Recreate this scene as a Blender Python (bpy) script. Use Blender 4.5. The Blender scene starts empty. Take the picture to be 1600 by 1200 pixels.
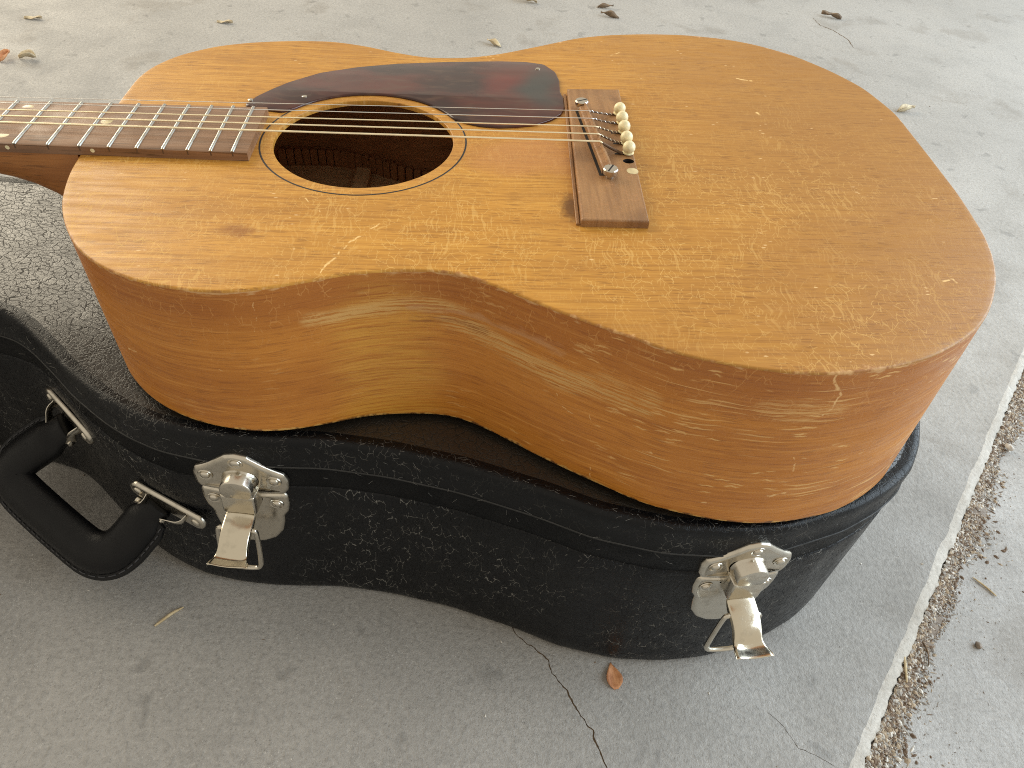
import bpy, math, random
import numpy as np
from mathutils import Vector, Matrix
from mathutils.geometry import tessellate_polygon

random.seed(7); rng = np.random.default_rng(7)
scene = bpy.context.scene
COL = scene.collection
PI = math.pi
FLOOR = 162.0                       # millimetres from the floor up to the plane the guitar's back edge lies in
def W(x, y, z=None):                # place coordinates in mm -> metres
    return (x*.001, y*.001, (0 if z is None else z)*.001)

# ------------------------------------------------------------------ camera
cam_d = bpy.data.cameras.new('camera'); cam = bpy.data.objects.new('camera', cam_d); COL.objects.link(cam)
RC = [[0.9943849023609086, -0.021733341198483944, 0.10356798654524713],
      [0.057208582996843824, -0.7129435441269503, -0.6988838822860322],
      [0.08902720925750421, 0.7008845588026986, -0.7076969628617654]]
rt, dn, fw = [Vector(r) for r in RC]
cm = Matrix.Identity(4)
for i in range(3):
    cm[i][0] = rt[i]; cm[i][1] = -dn[i]; cm[i][2] = -fw[i]
cm.translation = Vector((-.053358, -.409538, .319176 + FLOOR*.001))
cam.matrix_world = cm
cam_d.sensor_width = 36; cam_d.lens = 1182.414/1600*36
cam_d.clip_start = .01; cam_d.clip_end = 60
scene.camera = cam

# ------------------------------------------------------------------ light: open garage, cool daylight from the door on the right, warm room light from behind left
world = bpy.data.worlds.new('World'); scene.world = world; world.use_nodes = True
bg = world.node_tree.nodes['Background']
bg.inputs[0].default_value = (1.0, .91, .76, 1); bg.inputs[1].default_value = .64
def area(name, loc, target, sx, sy, power, col):
    d = bpy.data.lights.new(name, 'AREA'); d.shape = 'RECTANGLE'; d.size = sx; d.size_y = sy
    d.energy = power; d.color = col
    o = bpy.data.objects.new(name, d); COL.objects.link(o); o.location = loc
    o.rotation_euler = (Vector(target) - Vector(loc)).to_track_quat('-Z', 'Y').to_euler()
    return o
area('door_daylight', (2.3, .25, 1.25), (0, 0, .2), 3.2, 2.2, 106, (.72, .87, 1.0))
area('room_light', (-2.76, 1.93, 1.45), (-.2, 0, .9), 2.7, 2.7, 128, (1.0, .885, .68))
scene.view_settings.view_transform = 'Standard'; scene.view_settings.look = 'None'
scene.cycles.max_bounces = 6; scene.cycles.diffuse_bounces = 3; scene.cycles.glossy_bounces = 3; scene.cycles.transmission_bounces = 2
scene.cycles.use_denoising = False; scene.cycles.filter_width = 1.05
scene.view_settings.exposure = 0.14; scene.view_settings.gamma = 1.0

# ------------------------------------------------------------------ material helper
class NT:
    def __init__(s, name):
        s.m = bpy.data.materials.new(name); s.m.use_nodes = True
        s.t = s.m.node_tree; s.b = s.t.nodes['Principled BSDF']
    def put(s, sock, v):
        if isinstance(v, bpy.types.NodeSocket): s.t.links.new(v, sock)
        elif isinstance(v, (tuple, list)):
            sock.default_value = tuple(v) + (1,) if len(v) == 3 and len(sock.default_value) == 4 else tuple(v)
        else: sock.default_value = v
    def co(s, kind='Object'):
        return s.t.nodes.new('ShaderNodeTexCoord').outputs[kind]
    def map(s, v, scale=(1, 1, 1), loc=(0, 0, 0), rot=(0, 0, 0)):
        n = s.t.nodes.new('ShaderNodeMapping'); s.put(n.inputs[0], v)
        n.inputs['Scale'].default_value = scale; n.inputs['Location'].default_value = loc; n.inputs['Rotation'].default_value = rot
        return n.outputs[0]
    dim = '3D'
    def noise(s, v, sc, det=3, ro=.5, dist=0, col=False):
        n = s.t.nodes.new('ShaderNodeTexNoise'); n.noise_dimensions = s.dim; s.put(n.inputs['Vector'], v)
        n.inputs['Scale'].default_value = sc; n.inputs['Detail'].default_value = det
        n.inputs['Roughness'].default_value = ro; n.inputs['Distortion'].default_value = dist
        return n.outputs['Color' if col else 'Fac']
    def voro(s, v, sc, feat='DISTANCE_TO_EDGE', rnd=1.0, out='Distance'):
        n = s.t.nodes.new('ShaderNodeTexVoronoi'); n.voronoi_dimensions = s.dim; n.feature = feat; s.put(n.inputs['Vector'], v)
        n.inputs['Scale'].default_value = sc; n.inputs['Randomness'].default_value = rnd
        return n.outputs[out]
    def ma(s, op, a, b=0.0, c=None, clamp=False):
        n = s.t.nodes.new('ShaderNodeMath'); n.operation = op; n.use_clamp = clamp
        s.put(n.inputs[0], a); s.put(n.inputs[1], b)
        if c is not None: s.put(n.inputs[2], c)
        return n.outputs[0]
    def vm(s, op, a, b=(0, 0, 0), out=0):
        n = s.t.nodes.new('ShaderNodeVectorMath'); n.operation = op
        s.put(n.inputs[0], a); s.put(n.inputs[1], b)
        return n.outputs[out]
    def rng(s, v, a, b, c=0.0, d=1.0):              # smooth step from a..b to c..d
        n = s.t.nodes.new('ShaderNodeMapRange'); n.interpolation_type = 'SMOOTHSTEP'
        s.put(n.inputs[0], v); n.inputs[1].default_value = a; n.inputs[2].default_value = b
        n.inputs[3].default_value = c; n.inputs[4].default_value = d
        return n.outputs[0]
    def mix(s, f, a, b, mode='MIX'):
        n = s.t.nodes.new('ShaderNodeMix'); n.data_type = 'RGBA'; n.blend_type = mode
        s.put(n.inputs[0], f); s.put(n.inputs[6], a); s.put(n.inputs[7], b)
        return n.outputs[2]
    def sep(s, v):
        n = s.t.nodes.new('ShaderNodeSeparateXYZ'); s.put(n.inputs[0], v); return n.outputs
    def bump(s, h, strength=1, dist=.001, nrm=None):
        n = s.t.nodes.new('ShaderNodeBump'); s.put(n.inputs['Height'], h)
        n.inputs['Strength'].default_value = strength; n.inputs['Distance'].default_value = dist
        if nrm is not None: s.put(n.inputs['Normal'], nrm)
        return n.outputs[0]
    def warp(s, v, sc, amt, det=2):
        c = s.noise(v, sc, det, col=True)
        c = s.vm('SUBTRACT', c, (.5, .5, .5))
        n = s.t.nodes.new('ShaderNodeVectorMath'); n.operation = 'SCALE'
        s.put(n.inputs[0], c); n.inputs['Scale'].default_value = amt
        return s.vm('ADD', v, n.outputs[0])
    def seg(s, v, a, b):                             # distance to the segment a-b (metres)
        a = Vector(a); b = Vector(b); ab = b - a
        pa = s.vm('SUBTRACT', v, tuple(a))
        d = s.vm('DOT_PRODUCT', pa, tuple(ab/ab.length_squared), out=1)
        d = s.ma('MULTIPLY', d, 1.0, clamp=True)
        n = s.t.nodes.new('ShaderNodeVectorMath'); n.operation = 'SCALE'
        n.inputs[0].default_value = tuple(ab); s.put(n.inputs['Scale'], d)
        return s.vm('LENGTH', s.vm('SUBTRACT', pa, n.outputs[0]), out=1)
    def poly(s, v, pts):
        r = None
        for a, b in zip(pts[:-1], pts[1:]):
            d = s.seg(v, a, b); r = d if r is None else s.ma('MINIMUM', r, d)
        return r
    def set(s, **k):
        for a, v in k.items(): s.put(s.b.inputs[a.replace('_', ' ')], v)
        return s.m

def simple(name, col, rough=.5, metal=0.0, spec=.5, **k):
    n = NT(name); o = n.co()
    v = n.noise(o, 350, 3)
    c = n.mix(n.rng(v, .3, .7), tuple(x*.8 for x in col), tuple(min(1, x*1.12) for x in col))
    return n.set(Base_Color=c, Roughness=n.rng(n.noise(o, 120, 3), .3, .7, rough*.8, min(1, rough*1.2)), Metallic=metal, Specular_IOR_Level=spec, **k)

# ------------------------------------------------------------------ materials
def concrete(name, tint, dark, broom=0.0, pale=(.62, .60, .55)):
    n = NT(name); o = n.co(); n.dim = '2D'
    big = n.noise(o, 2.4, 4, .6); mid = n.noise(n.warp(o, 5, .06), 11, 5, .68); fine = n.noise(o, 260, 4, .8)
    c = n.mix(n.rng(big, .3, .7), tint, dark)
    c = n.mix(n.ma('MULTIPLY', n.rng(mid, .48, .72), .36), c, tuple(x*.68 for x in tint))
    c = n.mix(n.ma('MULTIPLY', n.rng(mid, .5, .25), .22), c, tuple(min(1, x*1.28) for x in tint))
    c = n.mix(n.ma('MULTIPLY', n.rng(fine, .45, .72), .45), c, tuple(x*.55 for x in dark))
    c = n.mix(n.ma('MULTIPLY', n.rng(fine, .45, .25), .35), c, tuple(min(1, x*1.45) for x in tint))
    st = n.ma('MULTIPLY', n.rng(n.noise(n.warp(o, 9, .05), 8.5, 4, .65), .56, .72), .40)        # stains
    c = n.mix(st, c, (tint[0]*.56, tint[1]*.52, tint[2]*.47))
    sm = n.ma('MULTIPLY', n.rng(n.noise(n.map(n.warp(o, 30, .02), loc=(7, 2, 0)), 38, 2, .5), .68, .78), .45)
    c = n.mix(sm, c, tuple(x*.45 for x in tint))
    gr = n.noise(n.map(o, loc=(5, 3, 0)), 620, 2, .6); keep = n.rng(n.noise(o, 45, 2), .40, .65)
    c = n.mix(n.ma('MULTIPLY', n.ma('MULTIPLY', n.rng(gr, .66, .74), keep), .6), c, pale)        # pale sand grains
    c = n.mix(n.ma('MULTIPLY', n.rng(gr, .34, .26), .5), c, tuple(x*.35 for x in dark))
    # faint trowel scratches
    sc = n.noise(n.map(n.warp(o, 3, .15), (5, 190, 1), rot=(0, 0, .6)), 1, 2)
    c = n.mix(n.ma('MULTIPLY', n.rng(sc, .66, .72), .05), c, pale)
    h = fine
    if broom:
        br = n.noise(n.map(n.warp(o, 20, .01), (30, 620, 1), rot=(0, 0, 1.02)), 1, 4, .7)
        h = n.ma('ADD', h, n.ma('MULTIPLY', br, broom))
        c = n.mix(n.ma('MULTIPLY', n.rng(br, .45, .75), .4), c, tuple(x*.72 for x in dark))
    return n.set(Base_Color=c, Roughness=n.rng(mid, .3, .7, .55, .8), Normal=n.bump(h, .6, .0012))
M_FLOOR = concrete('worn garage concrete', (.385, .368, .340), (.338, .322, .296))
M_APRON = concrete('broomed apron concrete', (.47, .455, .43), (.40, .385, .36), .8)
M_EDGE = concrete('chipped slab edge', (.55, .51, .45), (.44, .40, .34))
M_CRACK = simple('crack dirt', (.22, .165, .11), .95)

def wood_top():
    n = NT('amber lacquered top wood'); o = n.co(); n.dim = '2D'
    w = n.warp(o, 7, .005)
    bands = n.noise(n.map(w, (2.5, 34, 1)), 1, 3); fib = n.noise(n.map(w, (14, 520, 1)), 1, 3, .75)
    pore = n.noise(n.map(w, (95, 1050, 1)), 1, 1, .5)
    c = n.mix(n.rng(bands, .3, .7), (.535, .252, .042), (.468, .212, .034))
    c = n.mix(n.ma('MULTIPLY', n.rng(fib, .47, .68), .62), c, (.330, .140, .022))
    c = n.mix(n.ma('MULTIPLY', n.rng(fib, .48, .28), .35), c, (.70, .40, .085))
    xyz = n.sep(o)
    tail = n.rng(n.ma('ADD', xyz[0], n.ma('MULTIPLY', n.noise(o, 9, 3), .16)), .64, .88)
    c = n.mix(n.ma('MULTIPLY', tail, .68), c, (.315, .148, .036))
    c = n.mix(n.ma('MULTIPLY', n.rng(n.noise(n.map(o, (16, 30, 1)), 1, 5, .7), .45, .70), .34), c, (.35, .155, .030))
    pk = n.rng(n.noise(o, 30, 2), .30, .62, .25, 1.0)
    c = n.mix(n.ma('MULTIPLY', n.ma('MULTIPLY', n.rng(pore, .59, .68), pk), .48), c, (.20, .078, .015))
    # lacquer checks: broken hairlines, thicker on the near side
    reg = n.ma('MULTIPLY', n.rng(n.noise(o, 16, 3, .6), .30, .60, .30, 1.0), n.rng(xyz[0], .72, .83, 1.0, .45))
    near = n.rng(xyz[1], .11, -.08, .30, 1.0)
    wv = n.warp(n.warp(o, 75, .007), 330, .0014)
    e1 = n.voro(n.map(wv, (230, 120, 1), rot=(0, 0, .25)), 1); k1 = n.noise(o, 150, 2)
    l1 = n.ma('MULTIPLY', n.rng(e1, .036, .008), n.rng(k1, .46, .52))
    e2 = n.voro(n.map(n.warp(o, 50, .012), (330, 90, 1), loc=(2, 7, 0), rot=(0, 0, -.5)), 1); k2 = n.noise(n.map(o, loc=(1, 8, 3)), 120, 2)
    l2 = n.ma('MULTIPLY', n.rng(e2, .055, .015), n.rng(k2, .50, .56))
    cb = n.noise(n.map(n.warp(o, 40, .014), (800, 60, 1), rot=(0, 0, .3)), 1, 1); kc = n.noise(n.map(o, loc=(4, 4, 4)), 26, 2)
    l3 = n.ma('MULTIPLY', n.rng(cb, .60, .66), n.rng(kc, .44, .58))
    ln = n.ma('MAXIMUM', n.ma('MAXIMUM', l1, n.ma('MULTIPLY', l2, .7)), n.ma('MULTIPLY', l3, .6))
    ln = n.ma('MULTIPLY', n.ma('MULTIPLY', ln, reg), near)
    c = n.mix(n.ma('MULTIPLY', ln, .40), c, (.84, .56, .19))
    # bare flecks and dings
    fl = n.voro(n.map(n.warp(o, 300, .001), (105, 260, 1)), 1, 'F1'); kf = n.noise(n.map(o, loc=(8, 1, 0)), 60, 1)
    flm = n.ma('MULTIPLY', n.rng(fl, .15, .06), n.rng(kf, .70, .75))
    c = n.mix(n.ma('MULTIPLY', flm, .6), c, (.86, .60, .30))
    wj = n.warp(n.warp(o, 90, .004), 500, .0008); brk = n.rng(n.noise(n.map(o, loc=(3, 9, 0)), 260, 2), .36, .52)
    SC = [([(.4903, -.130, 0), (.4969, -.1151, 0), (.5027, -.1019, 0), (.5155, -.0848, 0)], .0006), ([(.475, -.063, 0), (.481, -.069, 0), (.486, -.077, 0)], .0004),
          ([(.742, .103, 0), (.752, .1005, 0)], .0009), ([(.743, .052, 0), (.7455, .047, 0)], .0010), ([(.69, -.055, 0), (.722, -.060, 0)], .0003),
          ([(.7905, -.121, 0), (.796, -.120, 0), (.797, -.123, 0)], .0007), ([(.652, .132, 0), (.664, .140, 0)], .0006)]
    sc = None
    for P, wd in SC:
        q = n.rng(n.poly(wj, P), wd*1.3, wd*.4); sc = q if sc is None else n.ma('MAXIMUM', sc, q)
    sc = n.ma('MULTIPLY', sc, brk)
    c = n.mix(n.ma('MULTIPLY', sc, .7), c, (.90, .62, .26))
    sw = n.warp(n.warp(o, 90, .010), 420, .005)
    d1 = n.vm('LENGTH', n.vm('MULTIPLY', n.vm('SUBTRACT', sw, (.4473, -.0935, 0)), (1, 1.7, 0)), out=1)
    c = n.mix(n.ma('MULTIPLY', n.rng(d1, .015, .001), .55), c, (.20, .055, .010))
    d2 = n.vm('LENGTH', n.vm('MULTIPLY', n.vm('SUBTRACT', sw, (.6145, -.064, 0)), (1.5, 1, 0)), out=1)
    c = n.mix(n.ma('MULTIPLY', n.rng(d2, .016, .004), .8), c, (.09, .03, .007))
    d3 = n.vm('LENGTH', n.vm('MULTIPLY', n.vm('SUBTRACT', n.warp(o, 30, .02), (.592, -.012, 0)), (1, 1.5, 0)), out=1)
    c = n.mix(n.ma('MULTIPLY', n.rng(d3, .046, .018), .5), c, (.52, .23, .085))
    # bare, grimy wood along the rubbed edge (rim: 0 on the face, 1 on the rounded arris)
    a = n.t.nodes.new('ShaderNodeAttribute'); a.attribute_name = 'rim'
    en = n.ma('ADD', n.ma('MULTIPLY', n.noise(o, 21, 3, .6), .55), n.ma('MULTIPLY', n.noise(o, 190, 3, .7), .45))
    ed = n.ma('ADD', a.outputs['Fac'], n.ma('MULTIPLY', n.ma('SUBTRACT', en, .5), 3.6))
    edm = n.ma('MULTIPLY', n.rng(ed, .78, 1.25), .75)
    c = n.mix(edm, c, n.mix(n.rng(n.noise(o, 230, 3), .35, .62), (.70, .42, .19), (.36, .15, .05)))
    h = n.ma('ADD', n.ma('MULTIPLY', fib, .5), n.ma('MULTIPLY', n.noise(o, 70, 2), .7))
    ro = n.ma('ADD', n.rng(n.noise(n.map(o, (40, 190, 1)), 1, 3), .3, .75, .33, .50), n.ma('MULTIPLY', ln, .15))
    return n.set(Base_Color=c, Roughness=ro, Specular_IOR_Level=.34, Normal=n.bump(h, .30, .0003))
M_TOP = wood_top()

def wood_side():
    n = NT('orange mahogany side'); uv = n.co('UV'); o = n.co(); n.dim = '2D'
    w = n.warp(uv, 6, .0022)
    lo = n.noise(n.map(w, (5, 38, 1)), 1, 4, .6); st = n.noise(n.map(w, (10, 480, 1)), 1, 4, .75); pore = n.noise(n.map(w, (70, 1200, 1)), 1, 1)
    c = n.mix(n.rng(lo, .32, .68), (.54, .205, .026), (.45, .158, .018))
    c = n.mix(n.ma('MULTIPLY', n.rng(st, .5, .78), .6), c, (.32, .095, .013))
    c = n.mix(n.ma('MULTIPLY', n.rng(st, .47, .28), .5), c, (.70, .32, .07))
    c = n.mix(n.ma('MULTIPLY', n.rng(pore, .60, .70), .35), c, (.20, .058, .010))
    xy = n.sep(uv)
    # upper strip: redder, with short checks
    up = n.rng(xy[1], -.034, -.006)
    c = n.mix(n.ma('MULTIPLY', up, .42), c, (.29, .080, .013))
    ck = n.voro(n.map(n.warp(uv, 120, .004), (260, 130, 1)), 1); kk = n.noise(n.map(uv, loc=(3, 3, 0)), 120, 2)
    cl = n.ma('MULTIPLY', n.ma('MULTIPLY', n.rng(ck, .06, .015), n.rng(kk, .5, .58)), n.rng(xy[1], -.06, -.01, .12, 1.0))
    c = n.mix(n.ma('MULTIPLY', cl, .5), c, (.62, .30, .085))
    # worn yellow streaks and a painted golden sheen round the waist
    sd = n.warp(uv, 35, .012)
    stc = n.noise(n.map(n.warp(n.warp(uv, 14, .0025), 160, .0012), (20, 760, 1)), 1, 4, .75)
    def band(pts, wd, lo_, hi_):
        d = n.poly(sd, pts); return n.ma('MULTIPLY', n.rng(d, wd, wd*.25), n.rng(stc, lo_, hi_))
    b1 = band(BAND1, .0075, .45, .50); b2 = band(BAND2, .0085, .49, .53); b3 = band(SHEEN_WAIST, .038, .33, .62); b4 = band(BAND4, .0095, .50, .54)
    c = n.mix(n.ma('MULTIPLY', b3, .62), c, (.74, .39, .060))  # broad golden patch: sheen of the hollow waist put into the wood colour
    c = n.mix(n.ma('MULTIPLY', n.ma('MAXIMUM', b1, b2), .78), c, (.64, .38, .13))
    c = n.mix(n.ma('MULTIPLY', b4, .75), c, (.66, .37, .125))
    dk = n.ma('MULTIPLY', n.rng(n.poly(n.warp(uv, 60, .008), DARK1), .0035, .0008), n.rng(stc, .55, .45))
    c = n.mix(n.ma('MULTIPLY', dk, .45), c, (.14, .045, .014))
    gp = n.ma('MULTIPLY', n.rng(n.poly(n.warp(uv, 70, .01), PINK1), .0048, .0015), n.rng(n.noise(n.map(uv, (30, 200, 1)), 1, 2), .4, .6))
    c = n.mix(n.ma('MULTIPLY', gp, .55), c, (.52, .27, .12))
    # pale flecks, growing towards the tail
    fl = n.voro(n.map(n.warp(uv, 200, .0025), (46, 330, 1)), 1, 'F1'); kf = n.noise(n.map(uv, loc=(6, 2, 0)), 34, 2)
    flm = n.ma('MULTIPLY', n.rng(fl, .22, .10), n.rng(kf, .56, .64))
    flm = n.ma('MULTIPLY', flm, n.rng(xy[0], .22, .45, .25, 1.0))
    hs = n.noise(n.map(n.warp(uv, 30, .006), (18, 520, 1), loc=(4, 9, 0)), 1, 2); kh = n.noise(n.map(uv, loc=(2, 5, 0)), 16, 2)
    hsm = n.ma('MULTIPLY', n.ma('MULTIPLY', n.rng(hs, .64, .70), n.rng(kh, .5, .62)), n.rng(xy[0], .18, .40))
    c = n.mix(n.ma('MULTIPLY', n.ma('MAXIMUM', flm, n.ma('MULTIPLY', hsm, .8)), .75), c, (.78, .47, .17))
    wj = n.warp(n.warp(uv, 100, .004), 500, .001); sc = None; brk = n.rng(n.noise(n.map(uv, loc=(3, 9, 0)), 300, 2), .38, .54)
    for pts, wd in SIDE_SCRATCH:
        q = n.rng(n.poly(wj, pts), wd*.9, wd*.3); sc = q if sc is None else n.ma('MAXIMUM', sc, q)
    c = n.mix(n.ma('MULTIPLY', n.ma('MULTIPLY', sc, brk), .7), c, (.82, .52, .22))
    # rubbed lower edge
    a = n.t.nodes.new('ShaderNodeAttribute'); a.attribute_name = 'rim'
    ed = n.ma('ADD', a.outputs['Fac'], n.ma('MULTIPLY', n.ma('SUBTRACT', n.noise(o, 60, 4, .65), .5), 1.3))
    edm = n.rng(ed, .62, .85)
    tw = n.ma('ADD', n.rng(xy[1], -.0055, -.0008), n.ma('MULTIPLY', n.ma('SUBTRACT', n.ma('ADD', n.ma('MULTIPLY', n.noise(uv, 19, 3), .5), n.ma('MULTIPLY', n.noise(n.map(uv, (120, 400, 1)), 1, 3), .5)), .5), 3.2))
    c = n.mix(n.ma('MULTIPLY', n.rng(tw, .85, 1.15), .8), c, n.mix(n.noise(uv, 300, 2), (.74, .46, .20), (.46, .22, .08)))
    c = n.mix(n.ma('MULTIPLY', edm, .8), c, n.mix(n.rng(n.noise(o, 190, 3), .4, .6), (.66, .40, .12), (.09, .045, .02)))
    h = n.ma('ADD', n.ma('MULTIPLY', st, .6), n.ma('MULTIPLY', n.noise(n.map(uv, (60, 140, 1)), 1, 2), .5))
    ro = n.rng(n.noise(n.map(uv, (25, 140, 1)), 1, 4), .3, .75, .34, .52)
    return n.set(Base_Color=c, Roughness=n.ma('ADD', ro, n.ma('MULTIPLY', n.ma('MAXIMUM', b1, b2), .15)), Normal=n.bump(h, .4, .0003))
BAND1 = [(0.2096, -0.024, 0.0), (0.234, -0.023, 0.0), (0.2585, -0.022, 0.0), (0.2829, -0.025, 0.0), (0.3109, -0.036, 0.0), (0.3423, -0.036, 0.0), (0.3668, -0.034, 0.0), (0.3842, -0.032, 0.0)]
BAND2 = [(0.276, -0.03, 0.0), (0.3039, -0.037, 0.0), (0.3353, -0.043, 0.0), (0.3563, -0.039, 0.0), (0.3808, -0.041, 0.0)]
SHEEN_WAIST = [(0.2445, -0.034, 0.0), (0.2445, -0.056, 0.0), (0.2445, -0.08, 0.0), (0.2445, -0.095, 0.0)]
BAND4 = [(0.4366, -0.024, 0.0), (0.4506, -0.026, 0.0), (0.4646, -0.024, 0.0)]
DARK1 = [(0.262, -0.03, 0.0), (0.276, -0.029, 0.0), (0.2969, -0.032, 0.0)]
PINK1 = [(0.2585, -0.021, 0.0), (0.276, -0.025, 0.0), (0.2969, -0.025, 0.0), (0.3318, -0.023, 0.0), (0.3388, -0.023, 0.0)]
SIDE_SCRATCH = [([(0.4576, -0.001, 0.0), (0.4646, -0.015, 0.0), (0.4646, -0.022, 0.0), (0.4611, -0.027, 0.0)], 0.0009), ([(0.3563, -0.054, 0.0), (0.3598, -0.066, 0.0)], 0.0005), ([(0.3388, -0.052, 0.0), (0.3423, -0.059, 0.0), (0.3528, -0.063, 0.0)], 0.0005), ([(0.3633, -0.095, 0.0), (0.3633, -0.103, 0.0)], 0.0006), ([(0.3877, -0.068, 0.0), (0.3912, -0.068, 0.0)], 0.0011), ([(0.0734, -0.076, 0.0), (0.0803, -0.077, 0.0)], 0.0012), ([(0.1048, -0.058, 0.0), (0.1118, -0.055, 0.0)], 0.001), ([(0.4576, -0.057, 0.0), (0.4611, -0.067, 0.0)], 0.0008), ([(0.4576, -0.057, 0.0), (0.4646, -0.058, 0.0)], 0.0006), ([(0.1886, -0.001, 0.0), (0.1851, -0.025, 0.0)], 0.0004), ([(0.524, -0.115, 0.0), (0.531, -0.108, 0.0)], 0.0016), ([(0.1607, -0.048, 0.0), (0.1642, -0.051, 0.0)], 0.0004), ([(0.1921, -0.057, 0.0), (0.1956, -0.06, 0.0)], 0.0004), ([(0.4192, -0.096, 0.0), (0.4262, -0.096, 0.0)], 0.001), ([(0.4541, -0.087, 0.0), (0.4611, -0.085, 0.0)], 0.0012)]
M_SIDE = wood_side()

def plain_wood(name, a, b, sc=(14, 330, 330), rough=.5, bump=.3):
    n = NT(name); o = n.co(); w = n.warp(o, 9, .005)
    f = n.noise(n.map(w, sc), 1, 4, .6); g = n.noise(n.map(w, tuple(x*3.2 for x in sc)), 1, 2)
    c = n.mix(n.rng(f, .3, .7), a, b); c = n.mix(n.ma('MULTIPLY', n.rng(g, .58, .68), .6), c, tuple(x*.35 for x in b))
    c = n.mix(n.ma('MULTIPLY', n.rng(n.noise(o, 25, 3), .5, .7), .25), c, tuple(min(1, x*1.5) for x in a))
    return n.set(Base_Color=c, Roughness=n.rng(n.noise(o, 60, 3), .3, .7, rough*.8, rough*1.25), Normal=n.bump(n.ma('ADD', f, g), bump, .0003))
M_INSIDE = plain_wood('raw mahogany inside', (.44, .20, .085), (.34, .15, .06), rough=.8)
M_BACKIN = plain_wood('raw inner back wood', (.74, .48, .25), (.62, .38, .19), rough=.8)
M_NECK = plain_wood('dark mahogany neck', (.40, .165, .042), (.29, .110, .026), rough=.42)
M_ROSE = plain_wood('rosewood fingerboard', (.27, .140, .070), (.165, .082, .040), (10, 260, 260), .45)
def bridge_wood():
    n = NT('worn rosewood bridge'); o = n.co()
    f = n.noise(n.map(n.warp(o, 15, .004), (260, 14, 14)), 1, 4, .6); v = n.voro(n.warp(o, 300, .002), 700)
    c = n.mix(n.rng(f, .3, .7), (.36, .185, .070), (.245, .118, .043))
    c = n.mix(n.ma('MULTIPLY', n.rng(n.noise(o, 420, 3), .55, .7), .5), c, (.40, .19, .075))
    c = n.mix(n.ma('MULTIPLY', n.rng(n.noise(o, 35, 3), .52, .7), .35), c, (.10, .045, .02))
    h = n.ma('ADD', n.rng(v, 0, .12), n.noise(o, 500, 3))
    return n.set(Base_Color=c, Roughness=n.rng(n.noise(o, 90, 3), .3, .7, .35, .6), Normal=n.bump(h, .3, .0004))
M_BRIDGE = bridge_wood()
def tortoise():
    n = NT('tortoiseshell plastic'); o = n.co(); w = n.warp(o, 22, .03)
    a = n.noise(n.map(w, (14, 34, 1)), 1, 4, .55); b = n.noise(n.map(w, (70, 190, 1), rot=(0, 0, .15)), 1, 3)
    c = n.mix(n.rng(a, .36, .66), (.028, .011, .009), (.090, .022, .014))
    c = n.mix(n.ma('MULTIPLY', n.rng(b, .48, .72), .5), c, (.095, .050, .030))
    d = n.vm('LENGTH', n.vm('MULTIPLY', n.vm('SUBTRACT', w, (.583, .080, 0)), (1, .8, 0)), out=1)
    c = n.mix(n.ma('MULTIPLY', n.rng(d, .020, .004), .55), c, (.165, .022, .014))
    d = n.vm('LENGTH', n.vm('MULTIPLY', n.vm('SUBTRACT', w, (.604, .075, 0)), (1.6, .6, 0)), out=1)
    c = n.mix(n.ma('MULTIPLY', n.rng(d, .026, .008), .8), c, (.035, .042, .036))
    du = n.noise(o, 900, 2)
    return n.set(Base_Color=c, Roughness=n.ma('ADD', n.rng(n.noise(o, 45, 4), .3, .7, .10, .20), n.ma('MULTIPLY', n.rng(du, .6, .75), .2)),
                 Normal=n.bump(n.noise(n.map(o, (14, 30, 1)), 1, 2), .25, .002))
M_GUARD = tortoise()
def metal(name, col, rough, tarnish=.3):
    n = NT(name); o = n.co()
    t = n.noise(o, 130, 4, .6); f = n.noise(o, 900, 2)
    c = n.mix(n.ma('MULTIPLY', n.rng(t, .5, .72), tarnish), col, tuple(x*.42 for x in col))
    r = n.ma('ADD', n.rng(t, .3, .75, rough*.75, rough*1.5), n.ma('MULTIPLY', n.rng(f, .55, .75), .08))
    return n.set(Base_Color=c, Metallic=1.0, Roughness=r, Normal=n.bump(n.noise(o, 220, 2), .06, .0004))
M_NICKEL = metal('nickel plated steel', (.63, .585, .50), .19)
M_BRASSY = metal('yellowed nickel', (.66, .60, .48), .16, .25)
M_FRET = metal('nickel silver fret', (.60, .61, .58), .32, .4)
M_STEEL = metal('plain steel string', (.86, .84, .80), .32, .1)
M_BRONZE = metal('bronze wound string', (.95, .84, .60), .40, .05)
M_RUST = simple('tarnished string wrap', (.14, .085, .05), .6, .5)
M_IVORY = simple('aged ivory plastic', (.80, .70, .43), .38, Subsurface_Weight=.15, Subsurface_Radius=(.004, .003, .002), Subsurface_Scale=.5)
M_PEARL = simple('dull pearl dot', (.58, .47, .26), .3)
M_BLACKLINE = simple('black inlay line', (.012, .010, .009), .5)
M_DARKHOLE = simple('dark pin hole', (.012, .008, .006), .9)

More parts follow.
